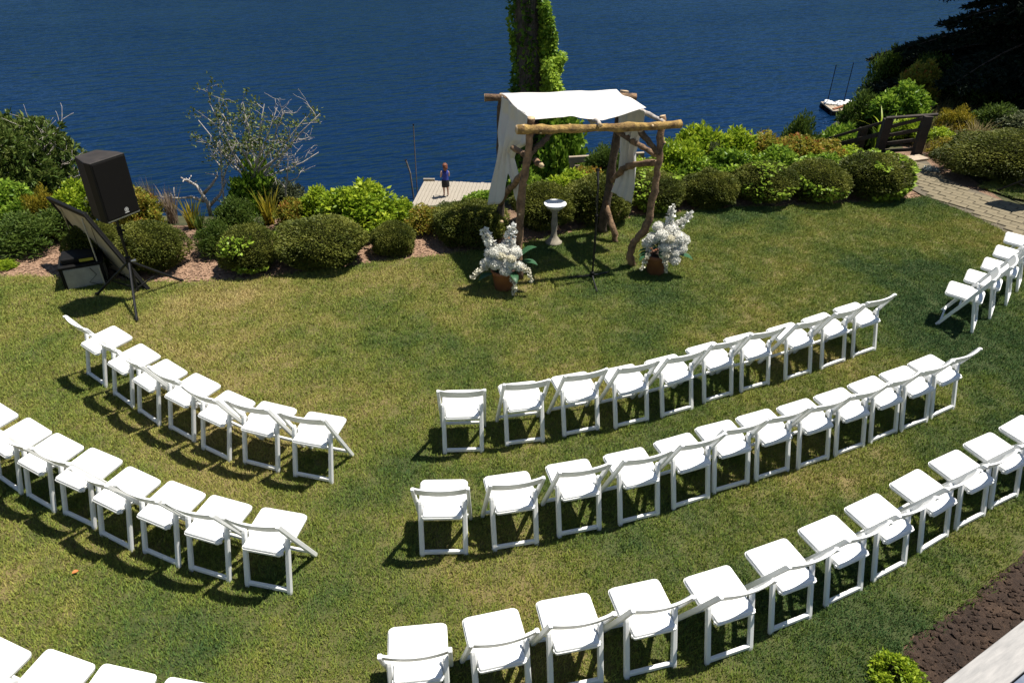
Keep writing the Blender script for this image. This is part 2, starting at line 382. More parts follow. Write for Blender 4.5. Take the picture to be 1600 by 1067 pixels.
xs2 = np.linspace(-900, 900, 91); yy2 = [330, 345, 380, 450, 560]; hz = [-8, 6, 34, 60, 66]  # unseen wooded hill, added so the lake reflects dark instead of pale sky
V = np.array([(x, y + 40*math.cos(x/260), h*(1+.25*math.sin(x/75+j)+.12*math.sin(x/21+2*j)) if h > 0 else h) for j, (y, h) in enumerate(zip(yy2, hz)) for x in xs2])
F = np.array([(j*91+i, j*91+i+1, (j+1)*91+i+1, (j+1)*91+i) for j in range(4) for i in range(90)])
tag(link('reflection_hill', np_mesh('reflection_hill', V, F, M['forest'], smooth=True)), kind='structure')
def poly_sheet(name, pts, mat, z, sub=0):
    bm = bmesh.new(); vs = [bm.verts.new((x, y, z)) for x, y in pts]; bm.faces.new(vs); bmesh.ops.triangulate(bm, faces=bm.faces[:])
    me = bpy.data.meshes.new(name); bm.to_mesh(me); bm.free(); me.materials.append(mat); return link(name, me)
def smooth_line(pts, k=4, jit=0.0):
    out = []
    for i in range(len(pts)-1):
        p0 = pts[max(i-1, 0)]; p1 = pts[i]; p2 = pts[i+1]; p3 = pts[min(i+2, len(pts)-1)]
        for s_ in range(k):
            t_ = s_/k
            q = [.5*((2*p1[a]) + (-p0[a]+p2[a])*t_ + (2*p0[a]-5*p1[a]+4*p2[a]-p3[a])*t_*t_ + (-p0[a]+3*p1[a]-3*p2[a]+p3[a])*t_**3) for a in (0, 1)]
            out.append((q[0]+random.uniform(-jit, jit), q[1]+random.uniform(-jit, jit)))
    out.append(tuple(pts[-1][:2])); return out
G = lambda u, v: tuple(PZ(u, v, 0)[:2])
edge = [(-13, 9.1), G(0, 432), G(90, 434), G(180, 438), G(290, 441), G(360, 438), G(430, 431), G(520, 420), G(600, 408), G(700, 398), G(770, 387), G(840, 375), G(920, 356), G(1000, 338), G(1080, 330), G(1150, 324), G(1250, 322), G(1340, 317), G(1430, 309), G(1445, 307)]
pathL = [G(1445, 307), G(1480, 321), G(1525, 340), G(1566, 361), G(1610, 378), (9.5, 10.2), (13, 9.2)]
soilE = [(8.5, 7.4), (6.2, 5.75), G(1600, 862), G(1548, 905), G(1500, 948), G(1460, 974), G(1430, 992), G(1415, 1020), G(1408, 1067), (2.55, 2.6)]
lawn_pts = smooth_line(edge, 5, .012)[:-1] + smooth_line(pathL, 4)[:-1] + [(13, 9.2), (13, 7.5)] + smooth_line(soilE, 5, .03) + [(2.5, 1.0), (-13, 1.0)]
lawn = tag(poly_sheet('lawn', lawn_pts, M['lawn'], 0.0), kind='structure')
tag(poly_sheet('soil_bed', [(13, 7.6)] + smooth_line(soilE, 4) + [(2.5, 1.0), (13, 1.0)], M['soil'], -.012), kind='structure')
# clods in the soil bed
cl = MB()
bm = bmesh.new(); bmesh.ops.create_icosphere(bm, subdivisions=1, radius=1); bm.verts.ensure_lookup_table()
I1 = (np.array([v.co[:] for v in bm.verts]), [[v.index for v in f.verts] for f in bm.faces]); bm.free()
for i in range(900):
    u = random.uniform(1405, 1640); v = random.uniform(850, 1090); p = PZ(u, v, 0)
    if (u-1405)*.78 + (v-1000) < 20 or (u-1480)/120*(-85)+1067 < v: continue
    r = .006+.03*random.random()**3
    kk = lump(I1[0], i, .35, 3); cl.add([(a*r*1.2+p.x, b_*r+p.y, c_*r*.6-.004) for a, b_, c_ in I1[0]*kk[:, None]], [tuple(q) for q in I1[1]])
tag(cl.build('soil_clods', M['soil']), 'loose brown clods on the dug soil bed beside the deck', 'soil', kind='stuff')

# ------------------------------------------------------------------ grass blades (uncountable: one object)
tufts = []
for k in range(5):
    nb = 17; r = np.random.default_rng(50+k); V = []; F = []; T = []
    for i in range(nb):
        a = r.random()*6.28; h = .012+.017*r.random(); ln = h*(.3+.9*r.random()); x, y = r.normal(size=2)*.036; wd = .0024+.0018*r.random()
        sx, sy = -math.sin(a)*wd, math.cos(a)*wd; o = len(V); t_ = r.random()
        V += [(x-sx, y-sy, -.002), (x+sx, y+sy, -.002), (x+math.cos(a)*ln*.5+sx*.7, y+math.sin(a)*ln*.5+sy*.7, h*.7), (x+math.cos(a)*ln, y+math.sin(a)*ln, h)]
        F += [(o, o+1, o+2), (o, o+2, o+3)]; T += [t_]*4
    me = np_mesh('grass_tuft', np.array(V), np.array(F), M['blade'], np.array(T))
    tufts.append(bpy.data.objects.new('grass_tuft_source', me))
def scatter(name, base, srcs, density, smin, smax, seed=1, mat=None):
    ob = link(name, base)
    ng = bpy.data.node_groups.new(name, 'GeometryNodeTree')
    ng.interface.new_socket('Geometry', in_out='INPUT', socket_type='NodeSocketGeometry'); ng.interface.new_socket('Geometry', in_out='OUTPUT', socket_type='NodeSocketGeometry')
    N = ng.nodes; gi = N.new('NodeGroupInput'); go = N.new('NodeGroupOutput'); L = ng.links
    ds = N.new('GeometryNodeDistributePointsOnFaces'); ds.inputs['Density'].default_value = density; ds.inputs['Seed'].default_value = seed
    L.new(gi.outputs[0], ds.inputs[0])
    gj = N.new('GeometryNodeGeometryToInstance')
    for s_ in srcs:
        oi = N.new('GeometryNodeObjectInfo'); oi.inputs['Object'].default_value = s_; oi.inputs['As Instance'].default_value = False
        L.new(oi.outputs['Geometry'], gj.inputs[0])
    ip = N.new('GeometryNodeInstanceOnPoints'); L.new(ds.outputs['Points'], ip.inputs['Points']); L.new(gj.outputs[0], ip.inputs['Instance'])
    ip.inputs['Pick Instance'].default_value = True
    ri = N.new('FunctionNodeRandomValue'); ri.data_type = 'INT'; ri.inputs[4].default_value = 0; ri.inputs[5].default_value = len(srcs)-1
    L.new(ri.outputs[2], ip.inputs['Instance Index'])
    rr = N.new('FunctionNodeRandomValue'); rr.data_type = 'FLOAT_VECTOR'; rr.inputs[0].default_value = (-.15, -.15, 0); rr.inputs[1].default_value = (.15, .15, 6.28); rr.inputs['Seed'].default_value = 3
    L.new(rr.outputs[0], ip.inputs['Rotation'])
    rs = N.new('FunctionNodeRandomValue'); rs.inputs[2].default_value = smin; rs.inputs[3].default_value = smax; rs.inputs['Seed'].default_value = 5
    L.new(rs.outputs[1], ip.inputs['Scale'])
    L.new(ip.outputs[0], go.inputs[0])
    md = ob.modifiers.new('scatter', 'NODES'); md.node_group = ng; return ob
gb = bpy.data.meshes.new('grass'); bm = bmesh.new()
gp = [q for q in lawn_pts]
vs = [bm.verts.new((max(-9.2, min(9.5, x)), max(2.2, y), .0)) for x, y in gp]; bm.faces.new(vs); bmesh.ops.triangulate(bm, faces=bm.faces[:]); bm.to_mesh(gb); bm.free()
tag(scatter('lawn_grass', gb, tufts, 820, .7, 1.3), 'short patchy green and straw coloured lawn grass under the chairs', 'grass', kind='stuff')

# ------------------------------------------------------------------ paved path
path_l = [G(1404, 256), G(1407, 270), G(1412, 287), G(1445, 307), G(1480, 321), G(1525, 340), G(1566, 361), G(1610, 378), (9.5, 10.2), (13, 9.2)]
path_r = [G(1446, 249), G(1463, 266), G(1488, 284), G(1533, 301), G(1570, 315), (9.4, 11.9), (11, 11.3), (13, 10.9)]
pp = smooth_line(path_l, 3) + smooth_line(path_r, 3)[::-1]
path = tag(poly_sheet('path', pp, M['joint'], .004), kind='structure')
def inside(x, y, poly):
    c_ = False
    for (x1, y1), (x2, y2) in zip(poly, poly[1:]+poly[:1]):
        if (y1 > y) != (y2 > y) and x < (x2-x1)*(y-y1)/(y2-y1)+x1: c_ = not c_
    return c_
pv = []
for k in range(4):
    j = [random.uniform(-.006, .006) for _ in range(8)]; a, b_ = .142, .068
    top = [(-a+j[0], -b_+j[1]), (a+j[2], -b_+j[3]), (a+j[4], b_+j[5]), (-a+j[6], b_+j[7])]
    mb = MB().add([(x, y, -.02) for x, y in top] + [(x, y, .012) for x, y in top] + [(x*.96, y*.92, .018) for x, y in top],
                  [(0, 1, 5, 4), (1, 2, 6, 5), (2, 3, 7, 6), (3, 0, 4, 7), (4, 5, 9, 8), (5, 6, 10, 9), (6, 7, 11, 10), (7, 4, 8, 11), (8, 9, 10, 11)])
    pv.append(mb.mesh('paver', M['paver']))
ang = math.atan2(-1.1, 1.0); ca, sa = math.cos(ang), math.sin(ang); cnt = 0
for i in range(-24, 25):
    for j in range(-30, 31):
        lx = (i + (.5 if j % 2 else 0))*.298; ly = j*.148
        x = 8.2 + lx*ca - ly*sa; y = 12.6 + lx*sa + ly*ca
        if x > 10.6: continue
        if all(inside(x+dx*ca-dy*sa, y+dx*sa+dy*ca, pp) for dx, dy in ((-.11, -.05), (.11, -.05), (.11, .05), (-.11, .05))):
            link('paver', random.choice(pv), path, (x, y, .004+random.uniform(-.004, .004)), ang+random.uniform(-.015, .015)); cnt += 1
# grass patch right of the path
rp = [G(1533, 303), G(1560, 296), G(1530, 288), (8.75, 13.35), (9.4, 13.7), (12, 13.4), (12, 11.6), (9.6, 12.2)]
rp = [G(1530, 292), (8.85, 13.3), (9.6, 13.55), (12, 13.2), (12, 11.4), (9.6, 12.15), (8.95, 12.55)]
tag(poly_sheet('grass_verge', rp, M['lawn'], .008), kind='structure')
gv = bpy.data.meshes.new('grass'); bm = bmesh.new(); bm.faces.new([bm.verts.new((x, y, .008)) for x, y in rp]); bmesh.ops.triangulate(bm, faces=bm.faces[:]); bm.to_mesh(gv); bm.free()
tag(scatter('verge_grass', gv, tufts, 500, .7, 1.3, 4), 'small patch of mown grass right of the paved path', 'grass', kind='stuff')

# ------------------------------------------------------------------ folding chairs
FOOT = (.2195, .190); TOP = (-.2225, .782)       # long leg: (y at floor), (y, z at top)
def long_leg_y(z): return FOOT[1] + (TOP[0]-FOOT[1])*z/TOP[1]
def make_chair():
    t_ = thing('folding_chair', 'white folding chair', 'chair', group='white folding chairs on the lawn')
    # seat: rounded outline, padded, narrower between the rear legs
    def outline(s_, r=.035):
        raw = [(-.204, .2286), (.204, .2286), (.204, -.02), (.164, -.07), (.164, -.195), (-.164, -.195), (-.164, -.07), (-.204, -.02)]
        raw = [(x*s_ if abs(x) > 0 else 0, (y-.02)*s_+.02) for x, y in raw]; out = []
        rads = [.04, .04, .02, .02, .02, .02, .02, .02]
        for i, (x, y) in enumerate(raw):
            p0 = Vector(raw[i-1]); p1 = Vector((x, y)); p2 = Vector(raw[(i+1) % 8]); rr = rads[i]
            a = p1 + (p0-p1).normalized()*rr; c_ = p1 + (p2-p1).normalized()*rr
            for k in range(5):
                q = k/4; out.append(a*(1-q)**2 + p1*2*q*(1-q) + c_*q*q)
        return out
    def zt(y): return .452 + (y-.2286)*.055
    L = MB(); lev = [(.955, -.036), (.99, -.031), (1, -.011)]
    n_ = len(outline(1)); Vv = []
    for s_, dz in lev: Vv += [(p.x, p.y, zt(p.y)+dz) for p in outline(s_)]
    Fq = [(i*n_+j, i*n_+(j+1) % n_, (i+1)*n_+(j+1) % n_, (i+1)*n_+j) for i in range(len(lev)-1) for j in range(n_)]
    L.add(Vv, Fq + [tuple(range(n_-1, -1, -1)), tuple(range((len(lev)-1)*n_, len(lev)*n_))])
    st = L.build('seat', M['chair'], t_)
    C_ = MB(); lev = [(.965, -.011), (.97, .001), (.955, .0075), (.92, .0105)]; Vv = []
    for s_, dz in lev: Vv += [(p.x, p.y, zt(p.y)+dz) for p in outline(s_)]
    Fq = [(i*n_+j, i*n_+(j+1) % n_, (i+1)*n_+(j+1) % n_, (i+1)*n_+j) for i in range(len(lev)-1) for j in range(n_)]
    C_.add(Vv, Fq + [tuple(range((len(lev)-1)*n_, len(lev)*n_))])
    C_.build('cushion', M['pad'], st)
    for s_ in (-1, 1):
        mb = MB(); x = s_*.2185
        k = [(x, FOOT[1]+.008, 0), (x, FOOT[1]-.001, .02), (x, long_leg_y(.45), .45), (x, TOP[0]+.004, TOP[1]-.012), (x, TOP[0]-.002, TOP[1]-.001)]
        wds = [(.029, .034), (.030, .046), (.030, .046), (.030, .046), (.025, .033)]
        sec(mb, k, wds); mb.build('leg', M['chair'], t_)
        mb = MB(); x = s_*.1835
        k = [(x, -.209, 0), (x, -.204, .03), (x, -.09, .49), (x, -.083, .512), (x, -.08, .52)]
        sec(mb, k, [(.042, .033), (.043, .035), (.040, .035), (.035, .03), (.02, .02)]); mb.build('leg', M['chair'], t_)
    MB().beam((-.168, -.2045, .034), (.168, -.2045, .034), .03, .036).build('rear_stretcher', M['chair'], t_)
    MB().beam((-.205, .168, .075), (.205, .168, .075), .022, .03).build('front_stretcher', M['chair'], t_)
    # backrest: curved rail between the long legs
    mb = MB(); Vv = []; K = 12
    for i in range(K+1):
        q = -1 + 2*i/K; x = q*.2055; bow = -.034*(1-q*q)
        for dy, z in ((.009, .672), (.012, .677), (.012, .774), (.008, .780), (-.008, .780), (-.012, .774), (-.012, .677), (-.009, .672)):
            Vv.append((x, long_leg_y(z) + bow + dy, z + .004*(1-q*q)))
    Ff = [(i*8+j, (i+1)*8+j, (i+1)*8+(j+1) % 8, i*8+(j+1) % 8) for i in range(K) for j in range(8)] + [tuple(range(8)), tuple(K*8+j for j in range(7, -1, -1))]
    mb.add(Vv, Ff); mb.build('backrest', M['chair'], t_)
    MB().beam((-.17, -.165, .408), (.17, -.165, .408), .02, .026).build('seat_rail', M['chair'], t_)
    return t_
def sec(mb, pts, wds, ch=.22):
    V_ = []
    for (x, y, z), (wx, wy) in zip(pts, wds):
        hx, hy = wx/2, wy/2; c_ = min(hx, hy)*2*ch
        V_ += [(x+i, y+j, z) for i, j in ((-hx+c_, -hy), (hx-c_, -hy), (hx, -hy+c_), (hx, hy-c_), (hx-c_, hy), (-hx+c_, hy), (-hx, hy-c_), (-hx, -hy+c_))]
    k = len(pts)
    mb.add(V_, [(i*8+j, i*8+(j+1) % 8, (i+1)*8+(j+1) % 8, (i+1)*8+j) for i in range(k-1) for j in range(8)] + [tuple(range(7, -1, -1)), tuple((k-1)*8+j for j in range(8))])
# seat front corners in the photograph, left and right as the sitter has them
ROWS = {
 'A': [(689.5,608.5,755.5,606.9),(775.2,599.8,840,592.8),(858.2,588.2,917,578),(934.2,578,990.4,566.1),(1004,563.7,1056,550.6),(1067.4,544.6,1117.7,531),(1128.5,528.4,1174.6,517),(1193.5,514,1239.6,501),(1248.4,499.1,1290,485.5),(1299,482,1338.7,470)],
 'B': [(655.7,748,732.5,746.8),(753.2,743.3,826.6,733),(849.4,725.6,919.9,713.5),(939,710,1005.8,695.4),(1018.5,689.5,1078,673),(1084.6,667,1139.5,653.2),(1148.2,650.6,1199.8,636),(1212,634.8,1260.8,619.8),(1269,618,1316,602.7),(1322.5,600,1364.7,584.6),(1372.5,582.8,1413.5,569),(1417.5,566.1,1453.1,551.9)],
 'C': [(605.8,978,698.3,969.5),(720,963.8,808.8,945.5),(834.5,937.5,921.3,922),(947,918,1030,900),(1066,901,1138.8,878.8),(1161.8,860,1227.5,837),(1246.2,824.2,1301.9,801.1),(1316.5,791.9,1370.8,766.6),(1388.2,753.9,1434,729.4),(1449.5,720,1494.5,699.6),(1504.4,691.2,1546.5,672.9),(1558.6,666.7,1597,645)],
 'L': [(482.9,640.8,541.6,650.7),(408.7,623.9,466.4,637.3),(354,606.4,402,627),(305.6,580.1,346.6,600),(259.2,557.9,295,579.7),(220.5,534.4,252.2,554.4),(177.2,506.3,208.8,525.5)],
 'M': [(409.5,789.5,481.6,801.9),(331.1,769.9,395.7,787.4),(266,747.4,322.9,768.9),(201,724.6,253.9,749),(143.4,696.2,192.6,716.7),(88.6,673.1,132.7,695.6),(43.6,648.6,83.5,673.1),(-7,623,30.9,646.4)],
 'N': [(264.8,1053.5,350,1069),(163.9,1032.6,243.9,1050.4),(76,1008.9,149.6,1035),(-17,984,52.3,1017.2)],
 'R': [(1476.9,455.9,1484.7,437.6),(1505.6,437,1513.4,418.2),(1532.3,417.3,1540.2,399.6),(1550.8,397.7,1558.4,380.2),(1568.3,376.6,1573,360.2)],
}
ROWNAME = {'A': 'the right front row', 'B': 'the right middle row', 'C': 'the right back row', 'L': 'the left front row',
           'M': 'the left middle row', 'N': 'the left back row', 'R': 'the short row by the path'}
ORD = ['first', 'second', 'third', 'fourth', 'fifth', 'sixth', 'seventh', 'eighth', 'ninth', 'tenth', 'eleventh', 'twelfth']
chair0 = make_chair(); first = True
for rk, lst in ROWS.items():
    for i, (u1, v1, u2, v2) in enumerate(lst):
        a = PZ(u1, v1, .462); b_ = PZ(u2, v2, .462); mid = (a+b_)/2; th = math.atan2(b_.y-a.y, b_.x-a.x)
        c_ = chair0 if first else copy_tree(chair0); first = False
        c_.location = (mid.x + .2286*math.sin(th), mid.y - .2286*math.cos(th), 0.0); c_.rotation_euler.z = th
        end = 'near end' if rk == 'R' else 'centre aisle'
        c_['label'] = 'white folding chair, %s from the %s %s %s' % (ORD[i], end, 'of' if rk == 'R' else 'in', ROWNAME[rk])

# ------------------------------------------------------------------ log arch
arch = thing('log_arch', 'rough log wedding arch with white cloth canopy and tied side drapes', 'arch', (.9, 10.0, 0))
AO = Vector((.9, 10.0, 0))
def wob(pts, k=3, j=.012):
    pts = [Vector(p) for p in pts]; out = [pts[0]]
    for a, b_ in zip(pts, pts[1:]):
        for s_ in range(1, k+1):
            q = a.lerp(b_, s_/k)
            if s_ < k: q = q + Vector((random.uniform(-j, j), random.uniform(-j, j), random.uniform(-j, j)*.5))
            out.append(q)
    return out
def log(name, pts, r0, r1, mat='bark', par=None, k=4, j=.016):
    P = wob(pts, k, j); n_ = len(P); mb = MB()
    mb.tube([p-AO for p in P], [(r0+(r1-r0)*i/(n_-1))*random.uniform(.86, 1.14) for i in range(n_)], 12, 0, 1, .12)
    for i in range(1, n_-1):
        if random.random() < .16 and r0 > .04:
            d_ = Vector((random.gauss(0, 1), random.gauss(0, 1), random.gauss(0, .5))).normalized(); mb.tube([P[i]-AO, P[i]-AO+d_*r0*1.25], [r0*.45, r0*.3], 7, 0, 1)
    return mb.build(name, [M[mat], M['cut']], par or arch, True)
yF, yB = 9.34, 10.68
log('post', [(.10, 9.30, -.04), PY(811, 370, 9.3), PY(815, 300, 9.3), PY(823, 250, 9.31), PY(827, 215, 9.32), PY(830, 184, 9.33)], .056, .048)
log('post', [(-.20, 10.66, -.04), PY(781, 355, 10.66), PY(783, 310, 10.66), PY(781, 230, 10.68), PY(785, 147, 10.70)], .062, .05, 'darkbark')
log('post', [PZ(987, 417, -.04), PY(984, 398, 9.74), PY(990, 378, 9.74), PY(1006, 362, 9.75), PY(1015, 340, 9.75), PY(1024, 285, 9.76), PY(1031, 242, 9.76), PY(1033, 205, 9.76), PY(1035, 181, 9.77)], .055, .046)
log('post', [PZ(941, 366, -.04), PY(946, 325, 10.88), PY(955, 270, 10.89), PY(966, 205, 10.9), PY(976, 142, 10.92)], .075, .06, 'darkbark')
log('prop', [PZ(963, 382, -.03), PY(956, 352, 10.6), PY(947, 322, 10.76)], .045, .045)
log('beam', [PY(807, 203, 9.22), PY(860, 203, 9.36), PY(930, 200, 9.48), PY(1000, 198, 9.62), PY(1064, 194, 9.72)], .056, .052, 'moss')
log('beam', [PY(757, 153, 10.60), PY(870, 153, 10.74), PY(994, 152, 10.86)], .05, .05)
log('side_beam', [PY(799, 160, 10.75), PY(818, 179, 9.95), PY(838, 199, 9.45)], .03, .03)
log('side_beam', [PY(966, 150, 11.0), PY(1000, 172, 10.3), PY(1012, 178, 10.05), PY(1037, 191, 9.66)], .032, .03, 'deadwood')
log('rafter', [PY(902, 160, 10.8)-Vector((0, 0, .1)), PY(925, 187, 9.75)-Vector((0, 0, .03)), PY(931, 188, 9.6), PY(938, 196, 9.40)], .028, .03, 'deadwood')
log('brace', [PY(962, 203, 10.88), PY(985, 219, 10.4), PY(1004, 230, 10.0), PY(1026, 243, 9.8)], .042, .034)
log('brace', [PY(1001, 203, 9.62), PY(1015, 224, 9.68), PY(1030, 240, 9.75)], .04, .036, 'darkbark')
log('brace', [PY(957, 282, 10.85), PY(972, 264, 10.5), PY(993, 257, 10.1), PY(1027, 254, 9.8)], .046, .042)
log('brace', [PY(801, 231, 9.6), PY(825, 243, 9.32)], .036, .04)
log('brace', [PY(865, 203, 9.38), PY(850, 220, 9.36), PY(829, 240, 9.33)], .036, .036, 'darkbark')
log('brace', [PY(836, 250, 9.5), PY(846, 259, 9.25)], .034, .036)
log('brace', [PY(820, 268, 9.34), PY(806, 285, 9.8), PY(790, 302, 10.4), PY(782, 318, 10.64)], .042, .048)
log('stub', [PY(781, 345, 10.6), PY(784, 347, 10.4)], .03, .032)
# canopy cloth
def cloth(name, grid, par=arch):
    """grid: rows of 3D points"""
    r_, c_ = len(grid), len(grid[0]); V_ = np.array([[list(Vector(p)-AO) for p in row] for row in grid]).reshape(-1, 3)
    F_ = np.array([(i*c_+j, i*c_+j+1, (i+1)*c_+j+1, (i+1)*c_+j) for i in range(r_-1) for j in range(c_-1)])
    o = link(name, np_mesh(name, V_, F_, M['fabric'], smooth=True), par)
    sm = o.modifiers.new('thickness', 'SOLIDIFY'); sm.thickness = .004; return o
bl, br_ = PY(788, 150, 10.45), PY(963, 144, 10.6); fl, fr_ = PY(836, 189, 9.42), PY(1009, 175, 10.0)
rows = []
for i in range(25):
    t_ = i/24; row = []
    for j in range(33):
        s_ = j/32; p = bl.lerp(br_, s_).lerp(fl.lerp(fr_, s_), t_)
        sag = -.10*math.sin(math.pi*s_)*math.sin(math.pi*min(1, t_*.9+.1)) + .075*math.exp(-((s_-.55)/.12)**2)*(1-t_)**1.5
        fold = .022*math.sin(9*s_+5*t_+2*math.sin(3*t_)) + .02*math.exp(-(((s_-.5)+.35*(t_-.5))/.05)**2) - .015*math.exp(-(((s_-.3)-.5*(t_-.4))/.04)**2) + .018*math.sin(14*t_-4*s_)*s_*(1-s_)*2 - .05*math.exp(-((s_-.82)/.1)**2-((t_-.1)/.14)**2)
        back = -.03*math.sin(math.pi*s_)*(t_ > .9)
        row.append((p.x - .05*(1-s_)**4, p.y+back, p.z+sag*(.25+.75*t_)+fold*(.3+.7*min(1, t_*4))+.03 - .05*math.sin(math.pi*s_)*t_**3))
    rows.append(row)
cloth('canopy', rows)
def drape(rows_px, nf, amp, cols=33, gap=.58):
    """rows_px: (u_left, v_left, y_left, u_right, v_right, y_right) from top to hem, folds grow downward"""
    pts = [(PY(a, b_, c_), PY(d, e, f)) for a, b_, c_, d, e, f in rows_px]; n_ = len(pts)*5-4; g = []
    for i in range(n_):
        q = i/(n_-1)*(len(pts)-1); k = min(int(q), len(pts)-2); f_ = q-k; f_ = f_*f_*(3-2*f_)*.5+f_*.5
        l = pts[k][0].lerp(pts[k+1][0], f_); r = pts[k][1].lerp(pts[k+1][1], f_); d = (r-l); nrm = Vector((d.y, -d.x, 0))
        nrm = nrm.normalized() if nrm.length > 1e-5 else Vector((0, -1, 0)); row = []
        for j in range(cols):
            s_ = j/(cols-1); t_ = i/(n_-1)
            a = amp*(.35+.65*math.sin(math.pi*min(1, t_*1.3)))*(math.sin(nf*2*math.pi*s_+1.2*t_) + .4*math.sin(nf*4.6*math.pi*s_+2))
            lift = .46*math.exp(-((s_-gap)/.12)**2)*max(0, t_-.55)/.45
            row.append(l + d*s_ + nrm*a + Vector((0, 0, lift)))
        g.append(row)
    return g
cloth('drape', drape([(785, 150, 10.5, 829, 184, 9.44), (784, 172, 10.62, 830, 212, 9.5), (781, 205, 10.5, 822, 226, 9.62), (783, 228, 10.35, 806, 236, 9.95), (779, 246, 10.35, 803, 247, 10.1), (769, 285, 10.45, 813, 282, 10.0), (763, 320, 10.45, 819, 317, 9.95)], 3.5, .042))
cloth('drape', drape([(964, 150, 10.95, 1009, 176, 9.98), (968, 190, 10.85, 1005, 195, 10.05), (972, 215, 10.75, 997, 217, 10.2), (972, 240, 10.7, 992, 240, 10.3), (969, 262, 10.7, 994, 262, 10.3), (961, 288, 10.7, 993, 290, 10.3), (956, 300, 10.7, 988, 319, 10.3)], 3.0, .036, gap=-2))

# ------------------------------------------------------------------ planters with white flowers
def bloom_mesh(name, seed, mat, n=520, petal=.12):
    D = sph(n); P = D*lump(D, seed, .06, 4)[:, None]*.86
    V_, F_, T_ = leaves(P, D, petal*1.3, petal*1.5, .55+.25*rng.normal(size=n), .1, .25, 1.2)
    v2, f2 = ico(); V_ = np.concatenate([V_, v2*.82]); F_ = np.concatenate([F_, f2+len(T_)]); T_ = np.concatenate([T_, np.full(len(v2), .2)])
    return np_mesh(name, V_, F_, mat, T_)
BLOOM = [bloom_mesh('bloom', 11, M['petal']), bloom_mesh('bloom', 12, M['petal'], 340, .16), bloom_mesh('bloom', 13, M['cream'], 200, .24)]
def leaf_blade(name, L, W, mat, seg=5):
    V_ = []; 
    for k in range(seg+1):
        q = k/seg; ww = W*math.sin(math.pi*min(1, q*.93+.07))**.8*.5; z = .25*L*math.sin(q*2.2)-.0*q; x = L*q
        V_ += [(x, -ww, z+ww*.3), (x, 0, z), (x, ww, z+ww*.3)]
    F_ = [(3*k+a, 3*k+a+1, 3*k+a+4, 3*k+a+3) for k in range(seg) for a in (0, 1)]
    return np_mesh(name, np.array(V_), np.array(F_), mat, np.full(len(V_), .5), smooth=True)
LEAFM = leaf_blade('leaf', .24, .12, M['bigleaf']); SMALL = leaf_blade('leaf', .17, .06, M['bigleaf'])
def planter(label, base, blooms, spikes, trails, lvs, rp_=.17, hp=.31):
    t_ = thing('flower_planter', label, 'planter', base, group='white flower planters at the arch')
    mb = MB(); mb.lathe([(0, 0), (rp_*.72, 0), (rp_*.98, hp*.82), (rp_*1.06, hp*.83), (rp_*1.08, hp), (rp_*.96, hp), (rp_*.9, hp*.86), (0, hp*.86)], 24)
    mb.build('pot', M['terracotta'], t_, True)
    MB().lathe([(0, hp*.87), (rp_*.9, hp*.865)], 20).build('soil', M['soil'], t_)
    Bv = Vector(base)
    st = MB()
    for (x, y, z, s_, k) in blooms:
        o = link('bloom', BLOOM[k], t_, (x, y, z), random.uniform(0, 6), (s_, s_, s_*.85)); st.tube([(x*.2, y*.2, hp*.8), (x*.8, y*.8, z-s_*.4)], .006, 5)
    for (x0, y0, z0, x1, y1, z1, s_) in spikes:
        a = Vector((x0, y0, z0)); b_ = Vector((x1, y1, z1)); n_ = 110
        q = rng.random(n_); ax = np.array(a)+(np.array(b_)-np.array(a))*q[:, None]; D = sph(n_); P = ax + D*(s_*(1-.65*q))[:, None]
        V_, F_, T_ = leaves(P, D, s_*.9, s_*.95, .5+.2*rng.normal(size=n_), .1, .25, 1.0)
        link('flower_spike', np_mesh('flower_spike', V_, F_, M['petal'], T_), t_); st.tube([(x0*.3, y0*.3, hp*.8), a, b_], .005, 5)
    for pts in trails:
        pts = [Vector(p) for p in pts]; n_ = 9; tr = MB()
        V_l = []
        for i in range(n_):
            q = i/(n_-1)*(len(pts)-1); k = min(int(q), len(pts)-2); c_ = pts[k].lerp(pts[k+1], q-k); rr = .036*(1-.5*i/n_)
            D = sph(22); V_l.append(leaves(np.array(c_)+D*rr*.5+rng.normal(size=3)*.012, D, rr*1.0, rr*1.1, .6+.2*rng.normal(size=22), 0, .25, .6))
        V_, F_, T_ = cat_parts(V_l); link('trailing_spray', np_mesh('trailing_spray', V_, F_, M['cream'], T_), t_); st.tube(pts, .004, 4)
    for (x, y, z, az, tilt, s_, k) in lvs:
        o = link('leaf', (LEAFM, SMALL)[k], t_, (x, y, z)); o.rotation_euler = (0, -tilt, az); o.scale = (s_, s_, s_)
    st.build('stems', M['bigleaf'], t_)
    return t_
bl_ = [(-.10,-.14,.46,.115,0),(.07,-.16,.47,.11,0),(-.02,-.05,.60,.11,1),(.15,-.06,.58,.105,0),(-.17,-.02,.55,.11,0),(-.12,-.12,.60,.09,1),(.02,-.2,.38,.085,1),(.2,-.14,.42,.08,1),(-.24,-.08,.42,.08,1),(.05,.1,.58,.12,0),(.10,-.2,.55,.06,2),(-.04,-.16,.57,.065,2),(-.2,-.12,.48,.075,0)]
lv_ = [(random.uniform(-.12,.12), random.uniform(-.16,.02), random.uniform(.26,.42), random.uniform(0,6.28), random.uniform(-.5,.5), random.uniform(.7,1.1), 1) for _ in range(22)] + [(.2,-.05,.5,.2,.3,1.15,0),(.22,-.02,.42,-.2,-.3,1.0,0),(-.15,-.1,.28,3.6,-.5,.9,0),(.1,-.14,.33,-1.2,-.5,.9,0)]
